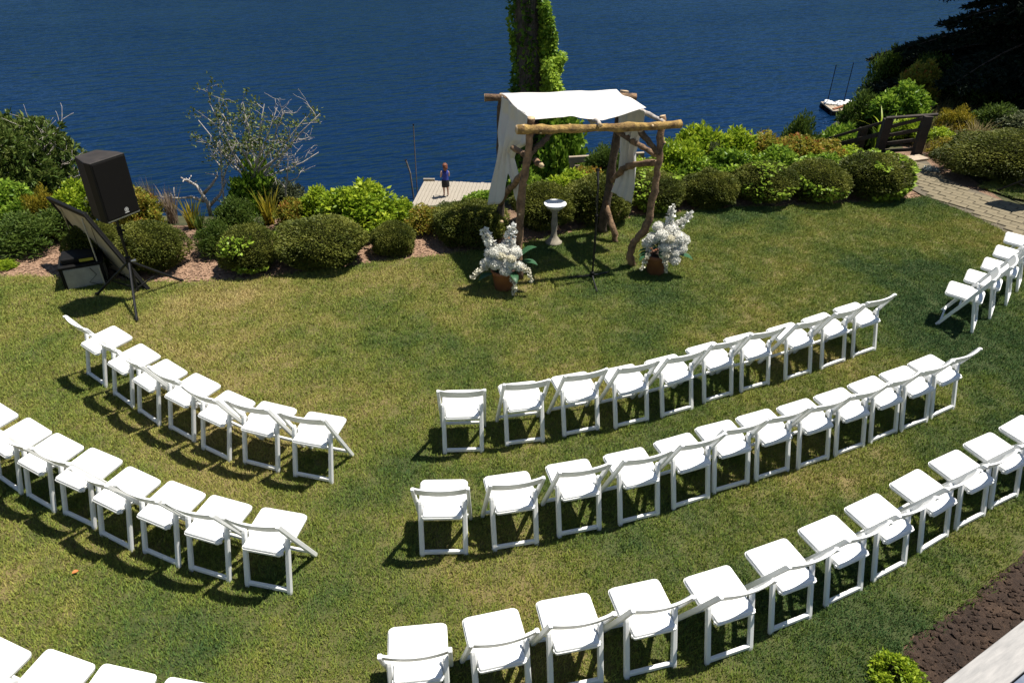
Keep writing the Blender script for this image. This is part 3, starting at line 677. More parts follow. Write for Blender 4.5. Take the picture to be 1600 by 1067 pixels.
planter('white flowers in a terracotta pot at the left foot of the log arch', (-.12, 9.02, 0), bl_, [(-.15,.0,.62,-.28,.06,.86,.055),(.07,.02,.62,.11,.06,.9,.06)], [[(.2,-.16,.44),(.32,-.2,.36),(.40,-.22,.22)],[(-.22,-.12,.42),(-.34,-.16,.34),(-.42,-.18,.27)],[(.1,-.2,.3),(.15,-.24,.18),(.13,-.25,.06)]], lv_)
bl2 = [(.02,-.10,.62,.12,0),(.15,-.10,.52,.12,0),(.24,-.08,.58,.12,0),(.28,-.10,.44,.11,0),(.06,-.16,.48,.10,1),(.14,-.02,.68,.11,1),(-.10,-.04,.55,.10,1),(-.16,-.02,.47,.09,1),(-.03,.02,.70,.09,0),(.05,-.2,.38,.075,2),(.2,-.16,.40,.09,0),(.1,-.16,.6,.07,2),(.33,-.02,.52,.1,0),(.20,-.20,.30,.085,1)]
lv2 = [(random.uniform(-.1,.2), random.uniform(-.14,.05), random.uniform(.28,.5), random.uniform(0,6.28), random.uniform(-.5,.5), random.uniform(.7,1.1), 1) for _ in range(22)] + [(.25,-.08,.32,-.3,-.4,1.0,0),(-.12,-.1,.38,3.4,-.5,1.1,1),(-.14,-.1,.36,3.8,-.6,1.2,1),(-.1,-.1,.4,3.1,-.4,1.2,1)]
planter('white flowers in a dark shaded pot at the right foot of the log arch', (2.06, 9.55, 0), bl2, [(.12,.02,.72,.14,.08,.98,.05),(.22,.04,.66,.42,.1,.86,.05)], [[(.05,-.2,.42),(.06,-.24,.3),(.1,-.27,.16)],[(-.14,-.12,.42),(-.2,-.2,.28),(-.24,-.26,.16)]], lv2)

# ------------------------------------------------------------------ birdbath, microphone stand
bb = thing('birdbath', 'white bowled stone birdbath standing under the log arch', 'birdbath', (.63, 10.5, 0))
MB().lathe([(0, 0), (.13, 0), (.13, .03), (.10, .05), (.075, .09), (.05, .12), (.04, .2), (.052, .32), (.042, .42), (.04, .5), (.075, .55), (.075, .575), (0, .575)], 20).build('pedestal', M['stone'], bb, True)
MB().lathe([(0, .575), (.075, .578), (.13, .60), (.165, .64), (.172, .655), (.16, .656), (.12, .632), (0, .625)], 32).build('bowl', M['bowl'], bb, True)
mic = thing('microphone_stand', 'black tripod microphone stand in front of the log arch', 'microphone stand', (1.12, 9.28, 0))
for a in (-1.45, 2.95, .75):
    mb = MB().tube([(0, 0, .09), (math.cos(a)*.12, math.sin(a)*.12, .055), (math.cos(a)*.34, math.sin(a)*.34, .012)], .011, 7); lg = mb.build('leg', M['blackmetal'], mic)
    MB().tube([(math.cos(a)*.33, math.sin(a)*.33, .012), (math.cos(a)*.36, math.sin(a)*.36, .011)], .014, 7).build('rubber_foot', M['black'], lg)
MB().lathe([(0, .06), (.03, .06), (.03, .13), (.018, .14), (0, .14)], 12).build('hub', M['black'], mic)
MB().tube([(0, 0, .1), (0, 0, .95)], .0125, 8).build('pole', M['blackmetal'], mic)
MB().lathe([(0, .86), (.02, .86), (.022, .9), (.022, .99), (.012, 1.0), (0, 1.0)], 10).build('clutch', M['black'], mic)
MB().tube([(0, 0, .98), (-.005, .0, 1.38)], .009, 8).build('upper_pole', M['blackmetal'], mic)
mc = MB().tube([(-.005, .0, 1.36), (-.01, .03, 1.41), (-.012, .05, 1.46)], .014, 8).build('clip', M['black'], mic)
mm = MB().tube([(-.012, -.03, 1.42), (-.012, .06, 1.49), (-.012, .13, 1.545)], [.012, .016, .02], 10).build('microphone', M['black'], mic)
mb = MB(); vv, ff = ico(); mb.add([(x*.028-.012, y*.028+.15, z*.028+1.56) for x, y, z in vv], [tuple(q) for q in ff]); mb.build('grille_ball', M['grille'], mm, True)
mb = MB().tube([(-.012, -.03, 1.42), (-.03, -.05, 1.2), (.012, .014, .9), (.014, -.012, .5), (.012, .014, .15), (.05, .1, .012)], .0045, 5); mb.build('cable', M['cable'], mic)

# ------------------------------------------------------------------ loudspeaker on tripod
def speaker_set(cx, cy, yaw, lab_s, lab_t, third):
    st = thing('speaker_stand', lab_t, 'speaker stand', (cx, cy, 0), 0, 'tripod speaker stands')
    for a in third:
        mb = MB().tube([(0, 0, .56), (math.cos(a)*.62, math.sin(a)*.62, .014)], .017, 8); lg = mb.build('leg', M['blackmetal'], st)
        MB().tube([(math.cos(a)*.6, math.sin(a)*.6, .03), (math.cos(a)*.64, math.sin(a)*.64, .012)], .022, 8).build('rubber_foot', M['black'], lg)
        MB().beam((0, 0, .16), (math.cos(a)*.36, math.sin(a)*.36, .25), .006, .022).build('brace', M['blackmetal'], st)
    MB().tube([(0, 0, .12), (0, 0, .98)], .0185, 10).build('pole', M['blackmetal'], st)
    MB().tube([(0, 0, .5), (0, 0, .62)], .034, 12).build('collar', M['black'], st)
    MB().tube([(.03, 0, .56), (.085, .02, .565)], [.012, .02], 8).build('knob', M['steel'], st)
    MB().tube([(0, 0, .93), (0, 0, 1.04)], .03, 12).build('collar', M['black'], st)
    MB().tube([(0, 0, .98), (0, 0, 1.197)], .0165, 10).build('upper_pole', M['blackmetal'], st)
    MB().tube([(.02, 0, 1.0), (.07, -.02, 1.0)], [.01, .017], 8).build('knob', M['black'], st)
    sp = thing('loudspeaker', lab_s, 'speaker', (cx, cy, 1.20), yaw, 'black loudspeakers')
    # local: front face at -y
    wf, wb, d0, d1, h = .235, .15, -.185, .22, .76
    pr = [(-wf, d0), (wf, d0), (wf, d0+.12), (wb, d1), (-wb, d1), (-wf, d0+.12)]
    mb = MB(); n_ = len(pr); V_ = [(x, y, 0) for x, y in pr] + [(x, y, h) for x, y in pr]
    mb.add(V_, [(i, (i+1) % n_, (i+1) % n_+n_, i+n_) for i in range(n_)] + [tuple(range(n_-1, -1, -1))], 0); mb.add([(x, y, h) for x, y in pr], [tuple(range(n_))], 1)
    bm = bmesh.new(); me = mb.mesh('cabinet', [M['black'], M['speakertop']]); bm.from_mesh(me); bmesh.ops.remove_doubles(bm, verts=bm.verts[:], dist=1e-5); bm.to_mesh(me); bm.free()
    bevel(link('cabinet', me, sp), .014, 2)
    g = MB().box(-wf+.018, wf-.018, d0-.008, d0+.004, .035, h-.02).build('grille', M['grille'], sp); bevel(g, .006, 2)
    MB().box(-wf+.01, wf-.01, d0-.004, d0+.002, .012, .028).build('trim', M['steel'], sp)
    # round badge of three crossed strokes in a ring
    bd = MB(); K = 24; yy = d0-.0095
    for k in range(K):
        a0, a1 = 2*math.pi*k/K, 2*math.pi*(k+1)/K
        bd.add([(.05+math.cos(a)*r, yy, .10+math.sin(a)*r) for a in (a0, a1) for r in (.021, .027)], [(0, 1, 3, 2)])
    for k in range(3):
        a = math.pi/2 + k*math.pi/3; dx, dz = math.cos(a), math.sin(a)
        bd.add([(.05+dx*s_*.018-dz*e*.003, yy, .10+dz*s_*.018+dx*e*.003) for s_, e in ((-1, -1), (1, -1), (1, 1), (-1, 1))], [(0, 1, 2, 3)])
    bd.box(.022, .078, yy-.0005, yy+.002, .058, .066)
    bd.build('badge', M['whiteprint'], sp)
    return st
speaker_set(-4.99, 8.63, math.atan2(.43, .23), 'black loudspeaker raised on the tripod beside the slanted board', 'black tripod stand holding the loudspeaker beside the slanted board', (-1.22, .93, 3.0))
speaker_set(9.2, 12.4, math.atan2(-.35, .3), 'black loudspeaker by the paved path, just beyond the right edge', 'black tripod stand whose leg shows on the grass right of the path', (2.20, .1, -1.99))

# slanted shade board with equipment crate beneath
pb = thing('slanted_board', 'tan board with black edges propped at a slant on two thin metal legs', 'board', (-5.6, 9.2, 0))
PO = Vector((-5.6, 9.2, 0))
tn, tf = PY(133, 334, 9.0), PY(75, 308, 9.78); bn = PZ(233, 452, .02); bf = bn + (tf-tn)
tf = tn + (bf-bn); nrm = (tf-tn).cross(bn-tn).normalized()
if nrm.z > 0: nrm = -nrm
def slab(mb, q, th, nn):
    V_ = [p-PO for p in q] + [p-PO+nn*th for p in q]; return mb.add(V_, [(3, 2, 1, 0), (4, 5, 6, 7), (0, 1, 5, 4), (1, 2, 6, 5), (2, 3, 7, 6), (3, 0, 4, 7)])
def onp(s_, t_): return tn.lerp(tf, s_).lerp(bn.lerp(bf, s_), t_)
slab(MB(), [onp(.02, .02), onp(.98, .02), onp(.98, .98), onp(.02, .98)], .012, nrm).build('panel', M['panel'], pb)
slab(MB(), [onp(.0, .0)-nrm*.002, onp(1, .0)-nrm*.002, onp(1, 1)-nrm*.002, onp(0, 1)-nrm*.002], -.02, nrm).build('backing', M['black'], pb)
for s0, s1, t0, t1 in ((0, 1, -.01, .05), (0, 1, .955, 1.0), (0, .06, .05, .955), (.94, 1, .05, .955)):
    bevel(slab(MB(), [onp(s0, t0), onp(s1, t0), onp(s1, t1), onp(s0, t1)], .03, nrm).build('edge_rail', M['black'], pb), .006)
for s_, ft in ((.22, PZ(165, 446, .0)), (.8, PZ(129, 402, .0))):
    a = onp(s_, .1) + nrm*.02
    MB().tube([ft-PO, a-PO], .010, 7).build('leg', M['steel'], pb)
for s_ in (.35, .55): MB().tube([onp(s_-.2, .2)+nrm*.02-PO, onp(s_, .45)+nrm*.05-PO, onp(s_+.25, .62)+nrm*.03-PO, onp(s_+.1, .85)+nrm*.02-PO], .004, 5).build('cable', M['cable'], pb)
cr = thing('equipment_crate', 'grey equipment crate with a black lid under the slanted board', 'crate', (-5.93, 9.12, 0), math.atan2(.35, .75))
bevel(MB().box(-.26, .26, -.2, .2, .0, .3).build('box', M['crate'], cr), .02)
for x in (-.245, .245):
    for y in (-.185, .185): MB().box(x-.02, x+.02, y-.02, y+.02, .003, .297).build('corner', M['black'], cr)
bevel(MB().box(-.275, .275, -.215, .215, .3, .345).build('lid', M['black'], cr), .012)
mx_ = MB().box(-.22, .2, -.15, .16, .345, .43).build('mixer', M['black'], cr); bevel(mx_, .02)
MB().box(.0, .17, -.152, -.149, .36, .40).build('label_strip', M['yellow'], cr)
MB().tube([(.1, -.205, .28), (.16, -.235, .18), (.05, -.225, .08), (.2, -.25, .012)], .005, 5).build('cable', M['cable'], cr)

# ------------------------------------------------------------------ dock, poles, person
DZ = -5.5
dock = thing('dock', 'weathered grey plank dock on the lake below the garden', 'dock', (-2.2, 26.2, DZ))
dl0, dl1 = PZ(663, 282, DZ), PZ(640, 326, DZ); dr0 = PZ(790, 288, DZ)
ax = (dl0-dl1).normalized(); px = Vector((ax.y, -ax.x, 0)); Ld = (dl0-dl1).length
plank = MB().box(-.064, .064, -2.6, 2.6, -.04, 0).mesh('plank', M['dockwood'])
np_ = int((dr0-dl0).length/.14)+1; th = math.atan2(ax.y, ax.x)-math.pi/2; DC = Vector((-2.2, 26.2, DZ))
for i in range(np_):
    c_ = dl0 + px*(.07+.14*i) - ax*(2.6+random.uniform(-.03, .03))
    o = link('plank', plank, dock, c_-DC + Vector((0, 0, random.uniform(-.006, .004)))); o.rotation_euler.z = th
for k in (.3, 2.2, 4.6):
    a = dl0 - ax*k - DC; b_ = a + px*(np_*.14)
    MB().beam(a+Vector((0, 0, -.12)), b_+Vector((0, 0, -.12)), .09, .15).build('joist', M['pole'], dock)
    for q in (a+px*.15, b_-px*.15): MB().tube([q+Vector((0, 0, -2.2)), q+Vector((0, 0, -.05))], .09, 10).build('pile', M['pole'], dock)
cl_ = PZ(669, 281, DZ)-DC; MB().box(-.22, .22, -.05, .05, 0.002, .09).build('cleat', M['stone'], dock, loc=cl_+Vector((.05, -.12, 0)))
pA = PZ(655, 287, DZ); pB = PZ(652, 291, DZ)
for nm, lb, b0, t0, r in (('mooring_pole', 'tall straight mooring pole at the corner of the dock', pA, PY(650, 195, pA.y), .022), ('mooring_pole', 'short leaning mooring pole at the corner of the dock', pB, PY(638, 250, pB.y-.1), .035)):
    po = thing(nm, lb, 'pole', (b0.x-.1, b0.y, DZ-1.6), 0, 'mooring poles at the dock')
    base = Vector((b0.x-.1, b0.y, DZ-1.6)); off = t0-b0
    MB().tube([(0, 0, 0), Vector((0, 0, 1.6))+off*.5, Vector((0, 0, 1.6))+off], r, 8).build('shaft', M['pole'], po)
    MB().tube([Vector((0, 0, 1.6))+off*.985, Vector((0, 0, 1.6))+off*1.01], r*1.35, 8).build('cap', M['blackmetal'], po)

pf = PZ(697, 307, DZ); H = 1.27
pr = thing('person', 'person in a blue sleeveless top and black shorts standing on the dock', 'person', (pf.x, pf.y, DZ), R(20))
def skin_body():
    s_ = H/1.27
    J = dict(pel=(0, 0, .62, .085), waist=(0, 0, .74, .075), chest=(0, .0, .90, .09), neck=(0, 0, 1.02, .036), head0=(0, .005, 1.08, .06), head1=(0, .01, 1.17, .078), head2=(0, .0, 1.235, .05),
             hl=(-.065, 0, .58, .07), kl=(-.07, .01, .33, .045), al=(-.07, -.01, .06, .027), tl=(-.075, .09, .018, .022), hr=(.065, 0, .58, .07), kr=(.075, .01, .33, .045), ar=(.08, -.01, .06, .027), tr=(.09, .09, .018, .022),
             sl=(-.125, 0, .95, .04), el=(-.17, .03, .76, .03), wl=(-.12, .16, .84, .022), pl=(-.10, .20, .88, .024), sr=(.125, 0, .95, .04), er=(.165, .05, .76, .03), wr=(.07, .18, .82, .022), pr=(.04, .21, .86, .024))
    E_ = [('pel', 'waist'), ('waist', 'chest'), ('chest', 'neck'), ('neck', 'head0'), ('head0', 'head1'), ('head1', 'head2'), ('pel', 'hl'), ('hl', 'kl'), ('kl', 'al'), ('al', 'tl'), ('pel', 'hr'), ('hr', 'kr'), ('kr', 'ar'), ('ar', 'tr'),
          ('chest', 'sl'), ('sl', 'el'), ('el', 'wl'), ('wl', 'pl'), ('chest', 'sr'), ('sr', 'er'), ('er', 'wr'), ('wr', 'pr')]
    # five fingers a hand
    for sd_, h in (('l', 'pl'), ('r', 'pr')):
        x, y, z, _ = J[h]; sg = -1 if sd_ == 'l' else 1
        for k in range(4): J['f%s%d' % (sd_, k)] = (x-sg*.035, y+.035-.004*abs(k-1.5), z+.03-.018*k, .0085); E_.append((h, 'f%s%d' % (sd_, k)))
        J['t'+sd_] = (x-sg*.01, y-.005, z+.05, .009) if ('t'+sd_) not in J else J['t'+sd_]
        J['th'+sd_] = (x-sg*.012, y+.005, z+.05, .009); E_.append((h, 'th'+sd_))
    ks = list(J); me = bpy.data.meshes.new('body'); me.from_pydata([tuple(c*s_ for c in J[k][:3]) for k in ks], [(ks.index(a), ks.index(b_)) for a, b_ in E_], [])
    me.materials.append(M['skin']); o = link('body', me, pr)
    sk_ = o.modifiers.new('skin', 'SKIN'); 
    for i, k in enumerate(ks):
        sv = me.skin_vertices[0].data[i]; sv.radius = (J[k][3]*s_, J[k][3]*s_); sv.use_root = (k == 'pel')
    sk_.use_smooth_shade = True; o.modifiers.new('sub', 'SUBSURF').levels = 1; o.modifiers['sub'].render_levels = 2
    return o
skin_body()
def ring_lathe(name, prof, mat, smooth=True):
    mb = MB(); n_ = 18; V_ = []
    for rx, ry, z, cx, cy in prof: V_ += [(cx+rx*math.cos(2*math.pi*j/n_), cy+ry*math.sin(2*math.pi*j/n_), z) for j in range(n_)]
    mb.add(V_, [(i*n_+j, i*n_+(j+1) % n_, (i+1)*n_+(j+1) % n_, (i+1)*n_+j) for i in range(len(prof)-1) for j in range(n_)]); return mb.build(name, M[mat], pr, smooth)
ring_lathe('top', [(.125, .108, .62, 0, 0), (.115, .1, .70, 0, 0), (.108, .095, .78, 0, 0), (.125, .105, .88, 0, 0), (.135, .095, .95, 0, 0), (.09, .06, 1.0, 0, 0), (.05, .045, 1.02, 0, 0)], 'bluetop')
ring_lathe('shorts', [(.13, .112, .66, 0, 0), (.145, .12, .58, 0, 0), (.148, .12, .5, 0, 0), (.15, .118, .40, 0, 0), (.145, .112, .385, 0, 0)], 'shorts')
hv, hf = ico(); D = hv.copy(); k = lump(D, 4, .1, 6); P = D*k[:, None]*np.array([.098, .1, .1]) + np.array([0, -.018, 1.185]); low = D[:, 2] < -.1; P[low, 1] -= .03; P[low, 2] -= .09*np.abs(D[low, 2])
keep = [f for f in hf.tolist() if not all(D[i, 1] > .35 and D[i, 2] < .35 for i in f)]
MB().add(P.tolist(), [tuple(f) for f in keep]).build('hair', M['hair'], pr, True)
MB().box(-.03, .06, .245, .255, .86, .92).build('phone', M['black'], pr)

# ------------------------------------------------------------------ floating platform far right
fz = WATER + .28
f0 = PZ(1300, 172, fz); fb = thing('floating_platform', 'small floating platform with pale stones and two thin poles near the far shore', 'platform', (f0.x, f0.y, WATER))
pk = MB().box(-.09, .09, -.9, .9, .2, .26).mesh('plank', M['palerail'])
for i in range(9): link('plank', pk, fb, (.1+.2*i, .8, 0), random.uniform(-.02, .02))
for y in (0.05, 1.6): MB().tube([(0, y, .05), (1.85, y, .05)], .16, 10).build('float', M['black'], fb)
for i in range(26):
    r = random.uniform(.06, .15); vv, ff = ico(); mb = MB(); kk = lump(vv, i, .2, 3)
    mb.add([(a*r*1.2, b_*r, c_*r*.7) for a, b_, c_ in vv*kk[:, None]], [tuple(q) for q in ff])
    mb.build('stone', M['bowl'], fb, True, (random.uniform(.1, 1.8), random.uniform(.9, 1.6), .26+r*.35))
MB().beam((.1, .1, .3), (1.3, .9, .38), .14, .04).build('board', M['terracotta'], fb)
for x, y in ((.15, 1.2), (1.25, 1.7)): MB().tube([(x, y, -1.2), (x+.02, y, 2.3)], .022, 6).build('pole', M['black'], fb)

# ------------------------------------------------------------------ rails and steps
rl = thing('stair_railing', 'pale wooden handrail frame at the steps behind the arch', 'railing', (1.05, 13.5, -.6))
def Q(u, v, y, o): return PY(u, v, y) - o
o_ = Vector((1.05, 13.5, -.6))
MB().beam(Q(894, 286, 13.5, o_), Q(894, 252, 13.5, o_), .09, .09, (0, 1, 0)).build('post', M['palerail'], rl)
MB().beam(Q(950, 281, 13.5, o_), Q(950, 248, 13.5, o_), .09, .09, (0, 1, 0)).build('post', M['palerail'], rl)
MB().beam(Q(889, 250, 13.48, o_), Q(1006, 243, 13.6, o_), .06, .13).build('handrail', M['palerail'], rl)
MB().beam(Q(894, 262, 13.52, o_), Q(1000, 257, 13.6, o_), .03, .08).build('rail', M['palerail'], rl)
MB().beam(Q(894, 272, 13.52, o_), Q(1000, 267, 13.6, o_), .03, .08).build('rail', M['palerail'], rl)

gt = thing('stair_gate_fence', 'dark wooden fence with thick posts and sloping rails at the end of the path', 'fence', (8.0, 15.1, 0))
o_ = Vector((8.0, 15.1, 0))
p1 = PZ(1431, 243, 0); p2 = PZ(1379, 238, 0); p2.y += .15
h1 = PY(1446, 181, p1.y).z; h2 = PY(1395, 186, p2.y).z
def post(p, h, wx=.17):
    bevel(MB().box(-wx/2, wx/2, -.07, .07, -.7, h).build('post', M['railwood'], gt, loc=p-o_), .01)
post(p1, h1); post(p2, h2)
for k, f_ in enumerate((.02, .3, .56, .8)):
    a = p1 + Vector((-.05, 0, h1*(1-f_)-.03)); b_ = p2 + Vector((.05, 0, (h2)*(1-f_)-.16))
    MB().beam(a-o_, b_-o_, .04, .07).build('rail', M['railwood'], gt)
MB().beam(p1+Vector((.18, -.02, h1+.03))-o_, p2+Vector((-.05, -.02, h2+.02))-o_, .11, .04).build('cap_rail', M['railwood'], gt)
e1 = PY(1294, 217, 16.3); MB().beam(p2+Vector((.1, .02, h2-.02))-o_, e1-o_, .1, .06).build('handrail', M['railwood'], gt)
e2 = PY(1310, 226, 16.2); MB().beam(p2+Vector((0, .02, h2-.3))-o_, e2-o_, .05, .09).build('rail', M['railwood'], gt)
lp = PY(1345, 225, 15.9); bevel(MB().box(-.08, .08, -.06, .06, -1.2, .0).build('post', M['railwood'], gt, loc=PY(1350, 200, 15.85)-o_), .01)
sp_ = thing('wooden_steps', 'weathered wooden top steps where the path meets the fence', 'steps', (7.9, 14.6, 0))
o_ = Vector((7.9, 14.6, 0))
for (u0, v0, u1, v1, dz, m_) in ((1398, 252, 1443, 246, .03, 'palerail'), (1392, 247, 1436, 240, -.1, 'palerail'), (1386, 243, 1430, 236, -.26, 'railwood')):
    a, b_ = PZ(u0, v0, dz), PZ(u1, v1, dz); MB().beam(a-o_, b_-o_, .26, .045).build('tread', M[m_], sp_)
for u, v in ((1397, 254), (1444, 248)):
    a = PZ(u, v, -.05); MB().beam(a-o_, a+Vector((-.2, 1.2, -.75))-o_, .05, .2).build('stringer', M['railwood'], sp_)

# ------------------------------------------------------------------ deck corner bottom right
dk = thing('house_deck', 'weathered pale deck boards in the bottom right corner', 'deck', (4.2, 2.9, 0))
o_ = Vector((4.2, 2.9, 0)); zt_ = .22
ea, eb = PZ(1472, 1067, zt_), PZ(1600, 968, zt_); dv = (eb-ea).normalized(); nv = Vector((dv.y, -dv.x, 0))
ang_d = math.atan2(dv.y, dv.x)
def board(off, wd, z, mat, L0=-3.2, L1=4.5):
    c_ = ea + nv*(off+wd/2); mb = MB().box(L0, L1, -wd/2, wd/2, -.04, 0); o = mb.build('deck_board', M[mat], dk, loc=Vector((c_.x, c_.y, z))-o_); o.rotation_euler.z = ang_d; return bevel(o, .006)
board(0, .235, zt_, 'deckwood')
for i in range(6): board(.245+i*.148, .14, zt_-.012, 'deckblue')
fc = MB().box(-3.2, 4.5, -.0125, .0125, -.26, -.043).build('fascia', M['deckwood'], dk, loc=Vector((ea.x+nv.x*.03, ea.y+nv.y*.03, zt_))-o_); fc.rotation_euler.z = ang_d
for k in (-2.4, 0, 2.4): MB().box(-.05, .05, -.05, .05, 0, zt_-.055).build('support', M['railwood'], dk, loc=Vector((ea.x+dv.x*k+nv.x*.5, ea.y+dv.y*k+nv.y*.5, -.02))-o_)

# ------------------------------------------------------------------ shrubs
BOXM = [(clipped_foliage('foliage', 20+k, M['box'], 17000, .075, ivy=0), core_mesh('branches', 20+k)) for k in range(3)]
IVYM = [(clipped_foliage('foliage', 40+k, M['box'], 14000, .075, ivy=520), core_mesh('branches', 40+k)) for k in range(3)]
STEM = MB().tube([(0, 0, -.05), (.02, .01, .5), (0, 0, 1.0)], [.07, .05, .03], 7).mesh('stem', M['twig'])
def shrub(u, vb, wpx, hpx, label, meshes, name='clipped_shrub', group=None, dep=.9, rot=None, y_add=0.0):
    p = PZ(u, vb, 0); s_ = ppm(p.y+.4, .3); a = wpx/2/s_; ay = a*dep; y = p.y + ay*.8 + y_add
    dn = math.atan2(CAM_H, y); hp = hpx/s_/2
    c_ = math.sqrt(max(hp*hp-(ay*math.sin(dn))**2, (.55*hp)**2))/math.cos(dn); c_ = min(c_, a*1.1)
    z = ground_z(p.x*y/p.y, y)
    o = thing(name, label, 'shrub', (p.x*y/p.y, y, z-.05), 0, group)
    for nm, me in zip(('foliage', 'branches'), meshes): link(nm, me, o, (0, 0, 0), rot if rot is not None else random.uniform(0, 6.28), (a, a if dep == .9 else ay, c_))
    link('stem', STEM, o, (0, 0, 0), 0, (a, a, c_)); return o
gsh = 'clipped round shrubs along the lawn edge'
shrub(160, 428, 84, 74, 'dark clipped shrub half hidden behind the slanted board', BOXM[0], group=gsh)
shrub(245, 430, 100, 78, 'round clipped shrub right behind the loudspeaker stand', BOXM[1], group=gsh)
shrub(398, 432, 92, 74, 'round shrub with a few pale leaves left of the widest clipped shrub', IVYM[0], group=gsh)
shrub(508, 426, 134, 82, 'widest clipped shrub at the left of the lawn edge', BOXM[2], group=gsh)
shrub(618, 403, 66, 54, 'smallest round clipped shrub at the lawn edge', BOXM[0], group=gsh)
shrub(735, 390, 112, 72, 'round clipped shrub in front of the dock, left of the arch', BOXM[1], group=gsh)
shrub(846, 374, 96, 74, 'round clipped shrub behind the birdbath', BOXM[2], group=gsh, y_add=.22)
shrub(932, 356, 98, 74, 'round clipped shrub behind the microphone stand', BOXM[0], group=gsh)
shrub(1022, 334, 92, 60, 'round clipped shrub behind the right arch post', IVYM[1], group=gsh)
shrub(1105, 329, 84, 60, 'dark round shrub right of the right flower planter', BOXM[1], group=gsh)
shrub(1182, 324, 94, 64, 'ivy covered round shrub in the middle of the right hedge', IVYM[2], group=gsh)
shrub(1268, 320, 92, 64, 'ivy covered round shrub second from the paved path', IVYM[0], group=gsh)
shrub(1356, 318, 108, 72, 'large round shrub at the right end of the hedge by the path', IVYM[1], group=gsh)
shrub(1575, 294, 240, 84, 'low wide dark green shrub on the right of the paved path', (clipped_foliage('foliage', 61, M['box'], 24000, .05), core_mesh('branches', 61)), dep=.55, name='spreading_shrub', rot=0)
shrub(1385, 1092, 82, 66, 'small bright green bush in the soil bed at the bottom edge', (clump_foliage('foliage', 62, M['lime'], 60, 60, .16, .28, .6), core_mesh('branches', 62, .4)), name='small_bush')

LIME = [clump_foliage('foliage', 70+k, M['lime'], 75, 85, .15, .25, .62) for k in range(3)]
AUT = [clump_foliage('foliage', 80+k, M['autumn'], 75, 85, .13, .25, .6) for k in range(2)]
IVYL = [clump_foliage('foliage', 84+k, M['ivy'], 75, 85, .15, .25, .75) for k in range(2)]
FERN = [clump_foliage('foliage', 90+k, M['fern'], 90, 100, .14, .24, .32, .6) for k in range(2)]
YEL = [clump_foliage('foliage', 94, M['yellowleaf'], 60, 80, .14, .25, .35, .7)]
SAGE = [clump_foliage('foliage', 96, M['sage'], 80, 85, .13, .25, .45, .4)]
_v, _f = ico(); CORE = np_mesh('branches', _v*np.array([.55, .55, .5])*lump(_v, 77, .12, 3)[:, None]+np.array([0, 0, .5]), _f, M['boxin'], smooth=True)  # dark filler inside the loose shrubs; no branches are modelled in it
STR = strap_foliage('foliage', 98, M['yellowleaf'], 60, 1.8, .55, .09); STRG = strap_foliage('foliage', 99, M['fern'], 80, 1.9, .5, .07)
DRYS = strap_foliage('foliage', 97, M['dry'], 130, 1.9, .35, .03); PINK = strap_foliage('foliage', 95, M['pinkdry'], 90, 1.9, .4, .05)
def plant(u, v, y, wpx, h, label, me, name='leafy_shrub', group='leafy shrubs behind the hedge', core=True, cat='shrub'):
    """centre column at pixel u, standing on the ground at distance y, h metres tall"""
    d = ray(u, v); x = d.x*(y/d.y); s_ = ppm(y, .2); a = wpx/2/s_; z = ground_z(x, y)
    o = thing(name, label, cat, (x, y, z-.03), random.uniform(0, 6.28), group)
    link('foliage', me, o, (0, 0, 0), 0, (a, a, h/2))
    if core: link('branches', CORE, o, (0, 0, 0), 0, (a, a, h/2)); link('stem', STEM, o, (0, 0, 0), 0, (a, a, h/2))
    return o
P_ = plant
P_(562, 335, 10.95, 130, .95, 'bright lime green leafy mound left of the dock', LIME[0])
P_(500, 345, 11.3, 70, .7, 'lime green leafy shrub behind the widest clipped shrub', LIME[1])
P_(625, 350, 11.2, 60, .55, 'small lime green plant in front of the dock edge', LIME[2])
P_(665, 355, 11.0, 70, .5, 'low yellow green plant between two clipped shrubs by the dock', AUT[0])
P_(700, 345, 11.3, 60, .42, 'fine leaved green plant in front of the dock planks', FERN[0])
P_(750, 335, 11.9, 60, .4, 'green shrub under the left drape of the arch', IVYL[0])
P_(890, 305, 12.1, 90, .72, 'lime green leafy shrub behind the birdbath', LIME[1])
P_(820, 310, 12.2, 60, .75, 'leafy ivy shrub behind the left front post of the arch', IVYL[1])
P_(940, 280, 13.0, 80, .95, 'ferny green shrub beside the pale handrail', FERN[1])
P_(915, 290, 12.5, 70, .7, 'brownish low plant in front of the pale handrail', AUT[1])
P_(1000, 285, 12.7, 80, .75, 'leafy shrub behind the right drape of the arch', LIME[0])
hp_ = [(1060, 245, 13.1, 95, 1.05, 'tall lime green shrub just right of the arch', LIME[2]), (1095, 225, 13.7, 100, 1.15, 'lime green shrub with the highest crown right of the arch', LIME[0]), (1145, 232, 13.8, 100, 1.0, 'lime green shrub behind the dark round shrub', LIME[1]),
       (1195, 240, 13.9, 100, .9, 'lime and yellow leafy shrub above the middle of the hedge', AUT[0]), (1245, 238, 14.1, 100, .8, 'orange tinged leafy shrub behind the hedge', AUT[1]), (1290, 236, 14.3, 80, .62, 'yellow green leafy shrub left of the sloping handrail', AUT[0]),
       (1075, 270, 12.8, 90, .8, 'ivy leaved shrub low behind the hedge near the arch', IVYL[0]), (1140, 262, 13.0, 100, .85, 'ivy leaved shrub behind the two dark round shrubs', IVYL[1]), (1215, 262, 13.2, 90, .85, 'ivy leaved shrub between hedge and orange tinged shrub', IVYL[0]),
       (1285, 262, 13.3, 90, .65, 'ivy leaved shrub behind the second round shrub from the path', IVYL[1]), (1335, 240, 14.2, 80, .45, 'ivy leaved shrub under the sloping handrail', LIME[2]), (1370, 250, 13.9, 70, .5, 'leafy shrub beside the wooden steps', IVYL[0]),
       (1110, 262, 13.4, 50, .95, 'grey green shrub rising in the middle of the lime shrubs', SAGE[0])]
